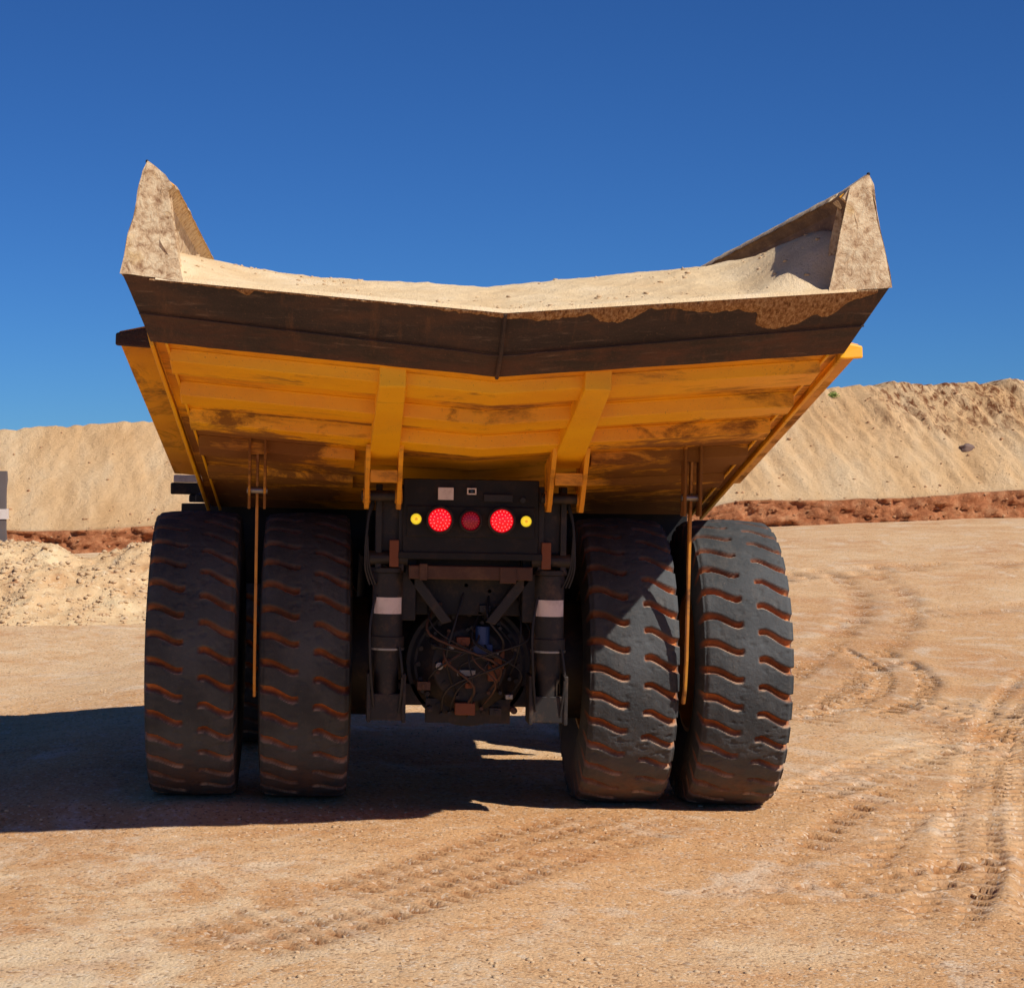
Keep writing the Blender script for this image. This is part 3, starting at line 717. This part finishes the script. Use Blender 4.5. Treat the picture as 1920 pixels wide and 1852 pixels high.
# dust caked corner posts at the tail
for s_ in (1, -1):
    bm = bmesh.new()
    P = [(2.64, 4.93), (2.72, 5.08), (2.87, 5.34), (2.85, 5.60), (2.73, 5.70), (2.79, 5.79), (2.94, 5.90), (2.985, 5.82), (3.03, 5.55), (3.10, 5.22), (3.15, 4.985)]
    loft(bm, [[(s_*x, -5.045, z) for x, z in P], [(s_*x, -4.72, z) for x, z in P]])
    bmesh.ops.triangulate(bm, faces=[f for f in bm.faces if len(f.verts) > 4])
    bmesh.ops.subdivide_edges(bm, edges=bm.edges, cuts=4, use_grid_fill=True)
    for v in bm.verts:
        q = v.co*5; v.co += Vector((mnoise.noise(q)*0.9, mnoise.noise(q+Vector((3, 3, 3)))*2.2+mnoise.noise(q*3)*0.8, mnoise.noise(q+Vector((9, 1, 3)))))*0.016
    p_ = obj("corner_post", bm, 'post', body, smooth=50)
    bm = bmesh.new(); box(bm, s_*2.945-0.012, s_*2.945+0.012, -5.04, -5.0, 5.885, 5.915); obj("bolt_lug", bm, 'black', p_, bevel=0.01)

# caked wear strips along the rails
for s_ in (1, -1):
    bm = bmesh.new(); n = 40; rows = []
    for i in range(n+1):
        y = -4.7+7.6*i/n; j = 0.02*mnoise.noise(Vector((y*3, s_, 0))); k2 = 0.014*mnoise.noise(Vector((y*9, s_, 4)))
        rows.append([(s_*2.975, y, 5.80), (s_*2.93, y, 5.855+j+k2), (s_*2.80, y, 5.80+j), (s_*(2.725+k2), y, 5.745+j), (s_*2.70, y, 5.71+j), (s_*2.79, y, 5.75)])
    loft(bm, rows); obj("top_rail", bm, 'post', body, smooth=50)

# cross ribs under the chute: pressed boxes following the V of the floor
def rib(y, wid, dep, xe_, dirty=False, x0=0.0, sides=(1, -1)):
    bm = bmesh.new()
    for sgn in sides:
        rings = []
        for i in range(9):
            x = sgn*(x0+(xe_-x0)*i/8)
            z = floor_z(y, x); dzdy = (floor_z(y+0.05, x)-floor_z(y-0.05, x))/0.1
            n_ = Vector((0, dzdy, -1)).normalized(); tdir = Vector((0, 1, dzdy)).normalized(); c = Vector((x, y, z))
            rings.append([c-tdir*wid*0.5+n_*-0.01, c-tdir*wid*0.38+n_*dep, c+tdir*wid*0.38+n_*dep, c+tdir*wid*0.5+n_*-0.01])
        loft(bm, rings, cap=True)
    bmesh.ops.remove_doubles(bm, verts=bm.verts, dist=0.0005)
    for sgn in sides:       # weld bead along the rear toe of the rib
        for e in (-0.5, 0.5):
            yy = y+e*wid; xs_ = [sgn*(x0+0.02+(xe_-0.04-x0)*i/7) for i in range(8)]
            tube(bm, [(x, yy, floor_z(yy, x)-0.004) for x in xs_], 0.011, 5)
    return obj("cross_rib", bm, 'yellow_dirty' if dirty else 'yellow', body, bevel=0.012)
rib(-3.90, 0.46, 0.09, 2.80); rib(-3.14, 0.34, 0.12, 2.76); rib(-2.38, 0.34, 0.12, 2.72)
for q in (1, -1):
    rib(-1.55, 0.40, 0.10, 2.68, True, 1.15, (q,)); rib(-0.60, 0.40, 0.06, 2.64, True, 1.15, (q,))

# edge plates down both sides of the chute
for s_ in (1, -1):
    bm = bmesh.new()
    for (o0, o1, dz) in ((0.0, 0.035, 0.0), (-0.12, -0.095, 0.01)):
        hexa(bm, [(s_*(2.92+o0), -4.30, 4.44+dz), (s_*(2.92+o1), -4.30, 4.44+dz), (s_*(2.685+o1), 0.85, 2.93+dz), (s_*(2.685+o0), 0.85, 2.93+dz),
                  (s_*(2.95+o0), -4.30, 4.56), (s_*(2.95+o1), -4.30, 4.56), (s_*(2.70+o1), 0.85, 3.06), (s_*(2.70+o0), 0.85, 3.06)])
    obj("edge_plate", bm, 'yellow_clean', body, bevel=0.006)

# support beams under the chute, ending in clevis forks
for s_ in (1, -1):
    x = s_*0.88; bm = bmesh.new(); n = 6; rings = []
    for i in range(n+1):
        y = -4.22+(2.28)*i/n; z = floor_z(y, x); wd = 0.115+0.03*i/n
        dp = 0.16+0.03*i/n
        rings.append([(x-wd, y, z+0.02), (x+wd, y, z+0.02), (x+wd, y+0.03, z-dp), (x-wd, y+0.03, z-dp)])
    loft(bm, rings); sb = obj("support_beam", bm, 'yellow_clean', body, bevel=0.012)
    for q in (-1, 1):
        bm = bmesh.new(); xx = x+q*0.155
        P = [(-2.42, 3.66), (-1.70, 3.50), (-1.68, 3.16), (-1.78, 3.04), (-1.95, 3.04), (-2.05, 3.16)]
        loft(bm, [[(xx-0.022, y, z) for y, z in P], [(xx+0.022, y, z) for y, z in P]])
        cyl(bm, (xx-0.035, -1.87, 3.17), (xx+0.035, -1.87, 3.17), 0.075, n=20)
        obj("clevis_plate", bm, 'yellow_dirty', sb, bevel=0.005)
    bm = bmesh.new(); box(bm, x-0.13, x+0.13, -2.22, -2.10, 3.30, 3.42); obj("web_plate", bm, 'yellow_dirty', sb, bevel=0.006)

# flared side plates along the chine, ending in a small flat cap at the rear
for s_ in (1, -1):
    bm = bmesh.new(); P = []
    for i in range(9):
        t_ = i/8; y = -3.40+3.95*t_; xi = 2.955-0.20*t_; zi = 4.51-1.19*t_; xo = 3.31-0.24*t_; zo = 4.53-1.19*t_
        P.append([(s_*xi, y, zi), (s_*xo, y, zo), (s_*xo, y, zo+0.09), (s_*(xi+0.03), y, zo+0.16)])
    loft(bm, P); sh_ = obj("side_plate", bm, 'yellow_shelf', body, bevel=0.01)
    bm = bmesh.new()
    hexa(bm, [(s_*3.02, -3.46, 4.47), (s_*3.335, -3.46, 4.49), (s_*3.335, -3.38, 4.49), (s_*3.02, -3.38, 4.47), (s_*3.02, -3.44, 4.66), (s_*3.335, -3.44, 4.60), (s_*3.335, -3.36, 4.60), (s_*3.02, -3.36, 4.66)])
    obj("end_cap", bm, 'yellow_clean' if s_ > 0 else 'lip', sh_, bevel=0.015)  # left cap in dark steel paints in the shade of the tail
    if s_ < 0: continue
    bm = bmesh.new()
    hexa(bm, [(s_*3.11, -3.1, 4.35), (s_*3.14, -3.1, 4.37), (s_*3.07, -2.3, 4.10), (s_*3.04, -2.3, 4.08), (s_*3.09, -3.1, 4.42), (s_*3.12, -3.1, 4.44), (s_*3.05, -2.3, 4.17), (s_*3.02, -2.3, 4.15)])
    obj("stiffener", bm, 'yellow_clean', sh_)

# gussets with rock ejector bars hanging between the twin tyres
for s_ in (1, -1):
    bm = bmesh.new(); x = s_*2.12
    for q in (-0.075, 0.075): box(bm, x+q-0.012, x+q+0.012, -1.80, -1.60, 3.02, 3.72)
    box(bm, x-0.09, x+0.09, -1.74, -1.64, 3.55, 3.68)
    ej = obj("ejector_bracket", bm, 'yellow_dirty', root, bevel=0.004)
    bm = bmesh.new()
    loft(bm, [[(x+a-0.0, y0+b, z) for a, b in ((-.014, -.04), (.014, -.04), (.014, .04), (-.014, .04))] for z, y0 in ((3.66, -1.68), (2.6, -1.62), (1.6, -1.58), (1.30, -1.52), (1.16, -1.44))])
    obj("ejector_bar", bm, 'yellow_rod', ej, bevel=0.006)
    bm = bmesh.new(); cyl(bm, (x-0.10, -1.70, 3.2), (x+0.10, -1.70, 3.2), 0.035, n=14); obj("pin", bm, 'chrome', ej, smooth=40)

for s_ in (1, -1):
    W = 2.68 if s_ > 0 else 3.08
    bm = bmesh.new(); hexa(bm, [(s_*0.95, 1.72, 2.1), (s_*W, 1.72, 2.1), (s_*W, 1.78, 2.1), (s_*0.95, 1.78, 2.1), (s_*0.95, 1.66, 3.0), (s_*W, 1.66, 3.0), (s_*W, 1.72, 3.0), (s_*0.95, 1.72, 3.06)])
    obj("mud_guard", bm, 'hose', root, bevel=0.01)

# ---- rear light panel
bm = bmesh.new()
box(bm, -0.66, 0.66, -1.78, -1.68, 2.62, 3.34); box(bm, -0.70, 0.70, -1.80, -1.66, 2.56, 2.63)
box(bm, -0.62, 0.62, -1.80, -1.78, 2.78, 3.08)
lp = obj("light_panel", bm, 'panel', root, bevel=0.012); lp.location.x = -0.035
def lamp(name, x, z, r, mat):
    bm = bmesh.new(); cyl(bm, (x, -1.84, z), (x, -1.80, z), r*1.14, n=32); h = obj("lamp_housing", bm, 'black', lp, bevel=0.004)
    bm = bmesh.new(); n = 32; rings = []
    for (rr, dy) in ((r, 0), (r*0.94, -0.012), (r*0.7, -0.022), (r*0.22, -0.026)):
        rings.append([(x+rr*math.cos(2*math.pi*k/n), -1.84+dy, z+rr*math.sin(2*math.pi*k/n)) for k in range(n)])
    loft(bm, rings)
    if r > 0.06:
        for cnt, q in ((18, 0.84), (12, 0.56), (5, 0.24)):
            for k in range(cnt):
                t = 2*math.pi*k/cnt; cyl(bm, (x+r*q*math.cos(t), -1.868, z+r*q*math.sin(t)), (x+r*q*math.cos(t), -1.85, z+r*q*math.sin(t)), r*0.052, n=8, mi=1)
    else:
        cyl(bm, (x, -1.872, z), (x, -1.855, z), r*0.30, n=14, mi=1)
    obj(name, bm, [mat, mat+'_diode'], h, smooth=60)
    bm = bmesh.new(); n = 32; rg = [(r*1.22, -1.845), (r*1.20, -1.872), (r*1.06, -1.876), (r*1.02, -1.845)]; vv = []
    for k in range(n):
        t = 2*math.pi*k/n; vv.append([bm.verts.new((x+q*math.cos(t), yy, z+q*math.sin(t))) for q, yy in rg])
    for k in range(n):
        for i in range(4): bm.faces.new((vv[k][i], vv[k][(i+1) % 4], vv[(k+1) % n][(i+1) % 4], vv[(k+1) % n][i]))
    obj("lamp_bezel", bm, 'black', lp, smooth=40)
lamp("tail_light", -0.304, 2.945, 0.112, 'red_on'); lamp("tail_light", 0.296, 2.945, 0.112, 'red_on'); lamp("tail_light", -0.006, 2.94, 0.092, 'red_dim')
lamp("marker_light", -0.535, 2.95, 0.052, 'amber'); lamp("marker_light", 0.532, 2.945, 0.052, 'amber')
bm = bmesh.new(); box(bm, -0.325, -0.175, -1.84, -1.80, 3.14, 3.26); obj("number_plate", bm, 'white', lp, bevel=0.004)
bm = bmesh.new()
for (a, b, c, d) in ((-.045, .045, 3.245, 3.258), (-.045, .045, 3.195, 3.208), (-.045, -.032, 3.2, 3.25), (.032, .045, 3.2, 3.25)): box(bm, a, b, -1.85, -1.80, c, d)
cm = obj("rear_camera", bm, 'white', lp, bevel=0.002)
bm = bmesh.new(); cyl(bm, (0, -1.86, 3.226), (0, -1.80, 3.226), 0.016, n=14); obj("camera_lens", bm, 'glass', cm)
bm = bmesh.new(); box(bm, 0.12, 0.40, -1.83, -1.80, 3.13, 3.20); cyl(bm, (0.5, -1.84, 3.15), (0.5, -1.8, 3.15), 0.03, n=14); obj("reverse_alarm", bm, 'hose', lp, bevel=0.004)

# ---- chassis, axle, struts
bm = bmesh.new()
for s_ in (1, -1):
    box(bm, s_*0.62-0.10, s_*0.62+0.10, -1.66, 4.9, 1.95, 2.72)
box(bm, -0.52, 0.52, -1.5, -1.2, 2.0, 2.9); box(bm, -0.52, 0.52, 1.6, 1.9, 1.8, 2.6); box(bm, -1.5, 1.5, 4.85, 5.12, 1.4, 2.6)
fr = obj("chassis_frame", bm, 'black', root, bevel=0.015); fr.location.x = -0.03
bm = bmesh.new(); box(bm, -0.60, 0.60, -1.84, -1.66, 2.37, 2.50); box(bm, -0.5, -0.42, -1.86, -1.84, 2.36, 2.52); box(bm, 0.28, 0.44, -1.86, -1.84, 2.34, 2.5)
obj("cross_member", bm, 'brown', fr, bevel=0.01)
for s_ in (1, -1):     # A frame links
    bm = bmesh.new(); hexa(bm, [(s_*0.16, -1.66, 1.95), (s_*0.26, -1.66, 1.92), (s_*0.26, -1.5, 1.92), (s_*0.16, -1.5, 1.95), (s_*0.50, -1.66, 2.40), (s_*0.60, -1.66, 2.36), (s_*0.60, -1.5, 2.36), (s_*0.50, -1.5, 2.40)])
    obj("link_arm", bm, 'grease', fr, bevel=0.01)
for s_ in (1, -1):
    x = s_*0.79; bm = bmesh.new()
    cyl(bm, (x, -1.62, 1.78), (x, -1.62, 2.42), 0.150, n=28); cyl(bm, (x, -1.62, 2.42), (x, -1.62, 2.47), 0.175, n=28)
    cyl(bm, (x, -1.62, 1.68), (x, -1.62, 1.80), 0.165, n=28); cyl(bm, (x, -1.60, 1.15), (x, -1.62, 1.68), 0.118, n=24)
    cyl(bm, (x-0.17, -1.60, 1.10), (x+0.17, -1.60, 1.10), 0.10, n=20)
    su = obj("suspension_strut", bm, 'grease', root, smooth=35, bevel=0.006); su.location.x = -0.035
    bm = bmesh.new(); n = 14; rings = []
    for z in (2.02, 2.18):
        rings.append([(x+r_*math.sin(t), -1.62-r_*math.cos(t), z) for r_, ts in ((0.158, np.linspace(-1.0, 1.0, n)), (0.149, np.linspace(1.0, -1.0, n))) for t in ts])
    loft(bm, rings); obj("label_band", bm, 'white', su)
    bm = bmesh.new(); cyl(bm, (x, -1.62, 1.665), (x, -1.62, 1.685), 0.172, n=28); obj("clamp_ring", bm, 'chrome', su, smooth=35)
    bm = bmesh.new()   # upper mount and hoist link up to the fork
    box(bm, x-0.13, x-0.07, -1.74, -1.5, 2.44, 3.28); box(bm, x+0.09, x+0.15, -1.74, -1.5, 2.44, 3.28); box(bm, x-0.10, x+0.10, -1.66, -1.55, 2.6, 3.22)
    cyl(bm, (x-0.2+0.08*s_, -1.87, 3.17), (x+0.2+0.08*s_, -1.87, 3.17), 0.05, n=16)
    cyl(bm, (x-0.19, -1.7, 2.56), (x+0.19, -1.7, 2.56), 0.07, n=16)
    um = obj("upper_mount", bm, 'grease', su, bevel=0.008)
    bm = bmesh.new(); box(bm, x-0.05*s_-0.045, x-0.05*s_+0.045, -1.79, -1.74, 2.48, 2.74); obj("rust_bracket", bm, 'copper', um, bevel=0.006)
    bm = bmesh.new()
    for q in range(3):
        tube(bm, [(x+0.15*s_, -1.7, 3.2-q*0.05), (x+0.21*s_, -1.76, 2.9), (x+(0.19+0.02*q)*s_, -1.75, 2.5), (x+(0.12+.03*q)*s_, -1.72, 2.3)], 0.011)
    tube(bm, [(x-0.12, -1.72, 1.1), (x-0.16, -1.78, 1.5), (x-0.17, -1.78, 1.9), (x-0.12, -1.72, 2.2)], 0.013)
    tube(bm, [(x+0.12, -1.72, 1.05), (x+0.15, -1.78, 1.4), (x+0.12, -1.76, 1.7)], 0.013)
    obj("strut_hose", bm, 'hose', su, smooth=60)
    bm = bmesh.new(); box(bm, x-0.16, x+0.16, -1.72, -1.3, 0.98, 1.24); box(bm, x-0.19, x-0.15, -1.74, -1.4, 0.96, 1.44); box(bm, x+0.15, x+0.19, -1.74, -1.4, 0.96, 1.44)
    obj("lower_mount", bm, 'grease', su, bevel=0.01)

bm = bmesh.new()
cyl(bm, (0, -1.25, 1.5), (0, 0.1, 1.5), 0.62, n=40); cyl(bm, (0, -1.42, 1.5), (0, -1.25, 1.5), 0.36, 0.58, n=40)
cyl(bm, (-1.2, 0, 1.5), (1.2, 0, 1.5), 0.48, n=32); box(bm, -0.9, 0.9, -1.25, -0.9, 1.08, 1.3)
ax = obj("rear_axle", bm, 'grease', root, smooth=35, bevel=0.01)
bm = bmesh.new(); cyl(bm, (0, -1.30, 1.5), (0, -1.27, 1.5), 0.54, n=40); box(bm, -0.42, 0.42, -1.34, -1.2, 0.92, 1.16)
for k in range(20):
    t = 2*math.pi*k/20; cyl(bm, (0.50*math.cos(t), -1.36, 1.5+0.50*math.sin(t)), (0.50*math.cos(t), -1.28, 1.5+0.50*math.sin(t)), 0.026, n=6)
for k in range(10):
    t = 2*math.pi*k/10; cyl(bm, (0.30*math.cos(t), -1.445, 1.5+0.30*math.sin(t)), (0.30*math.cos(t), -1.41, 1.5+0.30*math.sin(t)), 0.02, n=6)
obj("bolted_cover", bm, 'grease', ax)
bm = bmesh.new(); box(bm, -0.12, 0.06, -1.47, -1.42, 1.40, 1.46); obj("data_plate", bm, 'chrome', ax, bevel=0.003)
bm = bmesh.new(); cyl(bm, (0.12, -1.5, 1.72), (0.12, -1.5, 1.9), 0.07, n=16); box(bm, 0.03, 0.22, -1.52, -1.42, 1.62, 1.72); obj("blue_valve", bm, 'blue', ax, bevel=0.006)
bm = bmesh.new(); box(bm, -0.14, 0.06, -1.52, -1.38, 1.02, 1.14); obj("rust_bracket", bm, 'copper', ax, bevel=0.01)
bm = bmesh.new(); box(bm, 0.18, 0.30, -1.52, -1.42, 1.36, 1.52); box(bm, 0.24, 0.34, -1.52, -1.42, 1.48, 1.66); obj("rust_bracket", bm, 'copper', ax, bevel=0.01)
random.seed(21)
for k in range(16):
    x0, x1 = random.uniform(-.5, .5), random.uniform(-.5, .5); z0 = random.uniform(1.75, 2.3); z1 = random.uniform(1.0, 1.5)
    bm = bmesh.new(); tube(bm, [(x0, -1.45, z0), (x0+random.uniform(-.12, .12), -1.62, (2*z0+z1)/3), (x1+random.uniform(-.15, .15), -1.60, (z0+2*z1)/3), (x1, -1.42, z1)], random.uniform(0.007, 0.014))
    for zz, xx in ((z0, x0), (z1, x1)): cyl(bm, (xx, -1.50, zz), (xx, -1.38, zz), 0.02, n=6)
    obj("hydraulic_hose", bm, 'hose' if k % 5 else 'brown', ax, smooth=60)
for k in range(16):
    x0 = random.uniform(-.48, .48); z0 = random.uniform(1.05, 2.25); bm = bmesh.new(); q = random.uniform(.02, .045)
    if k % 2: cyl(bm, (x0, -1.58, z0), (x0, -1.44, z0), q, n=10); cyl(bm, (x0, -1.60, z0), (x0, -1.58, z0), q*0.6, n=6)
    else: box(bm, x0-q*1.6, x0+q*1.6, -1.56, -1.44, z0-q, z0+q); box(bm, x0-q*0.4, x0+q*0.4, -1.575, -1.56, z0-q*0.5, z0+q*0.5)
    obj("pipe_fitting", bm, ('chrome', 'grease', 'brown', 'grease', 'copper')[k % 5], ax, bevel=0.004)
# brake discs / final drives filling the gap to the inner tyres
for s_ in (1, -1):
    bm = bmesh.new(); cyl(bm, (s_*0.98, 0, 1.455), (s_*1.3, 0, 1.455), 0.62, n=32)
    obj("final_drive", bm, 'grease', ax, smooth=35)

# hoist cylinders and gearbox under the body
for s_ in (1, -1):
    bm = bmesh.new(); cyl(bm, (s_*0.95, 1.9, 1.3), (s_*0.92, 1.2, 2.5), 0.14, n=20); cyl(bm, (s_*0.92, 1.2, 2.5), (s_*0.9, 0.9, 3.0), 0.09, n=20)
    obj("hoist_cylinder", bm, 'grease', root, smooth=35)
bm = bmesh.new(); box(bm, -0.45, 0.45, 1.9, 3.6, 1.1, 2.0); cyl(bm, (0, 0.1, 1.5), (0, 1.95, 1.5), 0.12, n=16); obj("gearbox", bm, 'grease', root, bevel=0.03)
for s_, nm in ((1, "hydraulic_tank"), (-1, "fuel_tank")):
    bm = bmesh.new(); zt = 2.35 if s_ > 0 else 1.75; cyl(bm, (s_*1.40, 1.85, zt), (s_*1.40, 3.0, zt), 0.34 if s_ > 0 else 0.42, n=24)
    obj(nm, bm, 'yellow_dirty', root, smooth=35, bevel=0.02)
bm = bmesh.new(); cyl(bm, (-2.1, 4.3, 1.455), (2.1, 4.3, 1.455), 0.2, n=20); box(bm, -0.9, 0.9, 3.5, 4.85, 1.5, 2.9); obj("front_axle", bm, 'grease', root, bevel=0.02)

# front deck, cab and radiator
bm = bmesh.new()
box(bm, -3.02, 3.02, 3.3, 5.2, 2.99, 3.09)
for s_ in (1, -1): box(bm, s_*2.5-0.48, s_*2.5+0.48, 5.05, 5.2, 2.2, 2.99)
dk = obj("front_deck", bm, 'black', root, bevel=0.02)
bm = bmesh.new(); box(bm, -3.44, -2.96, 4.9, 5.25, 3.06, 3.21); box(bm, -3.20, -2.96, 4.9, 5.25, 2.96, 3.06)
dl = obj("side_lamp_box", bm, 'black', dk, bevel=0.02)
bm = bmesh.new(); box(bm, -3.40, -3.08, 4.88, 5.22, 3.215, 3.31); obj("lamp_top", bm, 'white', dl, bevel=0.01)
bm = bmesh.new(); box(bm, -2.3, -0.5, 3.35, 4.75, 3.09, 4.55); cab = obj("cab", bm, 'yellow_clean', root, bevel=0.06)
bm = bmesh.new(); box(bm, -2.1, -0.7, 4.74, 4.77, 3.7, 4.4); obj("windscreen", bm, 'glass', cab)
bm = bmesh.new(); box(bm, -2.32, -2.29, 3.6, 4.6, 3.7, 4.4); obj("side_window", bm, 'glass', cab)
bm = bmesh.new(); box(bm, -0.8, 0.9, 4.9, 5.3, 1.6, 3.2)
for k in range(12): box(bm, -0.7, 0.8, 5.3, 5.33, 1.7+k*0.115, 1.75+k*0.115)
obj("radiator", bm, 'yellow_dirty', root, bevel=0.02)
bm = bmesh.new(); box(bm, -2.9, 2.9, 5.1, 5.4, 1.2, 1.6); obj("front_bumper", bm, 'yellow_dirty', root, bevel=0.03)

# ------------------------------------------------------------------ the sand it carries
lx = np.linspace(-2.86, 2.86, 200); ly = np.concatenate([np.linspace(-5.045, -3.0, 110), np.linspace(-2.96, 3.0, 120)])
LX, LY = np.meshgrid(lx, ly)
t = sm(-5.06, -2.6, LY)
lipz = 4.748+0.245*np.abs(LX)/3.12
mid = np.interp(LX, [-2.86, -2.33, -1.6, -0.98, 0.02, 1.02, 2.02, 2.5, 2.86], [5.36, 5.29, 5.19, 5.15, 5.14, 5.235, 5.36, 5.45, 5.49])
sidez = np.where(LX > 0, 0.40, 0.16)*sm(2.0, 2.86, np.abs(LX))*sm(-5.0, -4.55, LY)*(1-sm(-4.4, -2.6, LY))
LZ = lipz+(mid-lipz)*t+sidez
LZ = LZ+0.022*t*fbm(LX*1.1, LY*1.1, 4, 80)+(0.018*np.maximum(0, fbm(LX*4, LY*4, 4, 82))+0.012*fbm(LX*9, LY*9, 3, 81))*sm(-5, -4.7, LY)
LZ = LZ+0.03*sm(2.2, 2.75, LX)*sm(-4.8, -4.3, LY)*(1-sm(-3.4, -2.6, LY))*(1+0.6*fbm(LX*2, LY*2, 3, 85))
LZ = np.where(LY > -2, LZ-0.02*(LY+2), LZ)
P = np.stack([LX, LY, LZ], -1)
P[0, :, 2] -= 0.035; P[0, :, 1] = -5.055
# close it down to the floor so it is a solid heap
skirt0 = P[:1].copy(); skirt0[..., 1] += 0.75; skirt0[..., 2] -= 0.22
skirt1 = P[-1:].copy(); skirt1[..., 2] = 3.3
P = np.concatenate([P, skirt1], 0)
ld = grid_mesh("sand_load", P, 'load'); ld.location = root.location + Vector((-0.02, 0, 0)); ld.rotation_euler = root.rotation_euler
tag(ld, "heaped pale sand filling the open body of the dump truck", "sand load")

def pl_load(r_, n):
    i = r_.integers(4, LX.shape[0]-60, n); j = r_.integers(2, LX.shape[1]-2, n)
    keep = vnoise(LX[i, j]*2, LY[i, j]*2, 95) > 0.4+0.3*r_.random(n)
    i, j = i[keep], j[keep]; return LX[i, j], LY[i, j], LZ[i, j]
cl = scatter("clods", 1100, pl_load, 0.004, 0.026, 12, 'pebble', 4.0); cl.parent = ld; cl['kind'] = "stuff"
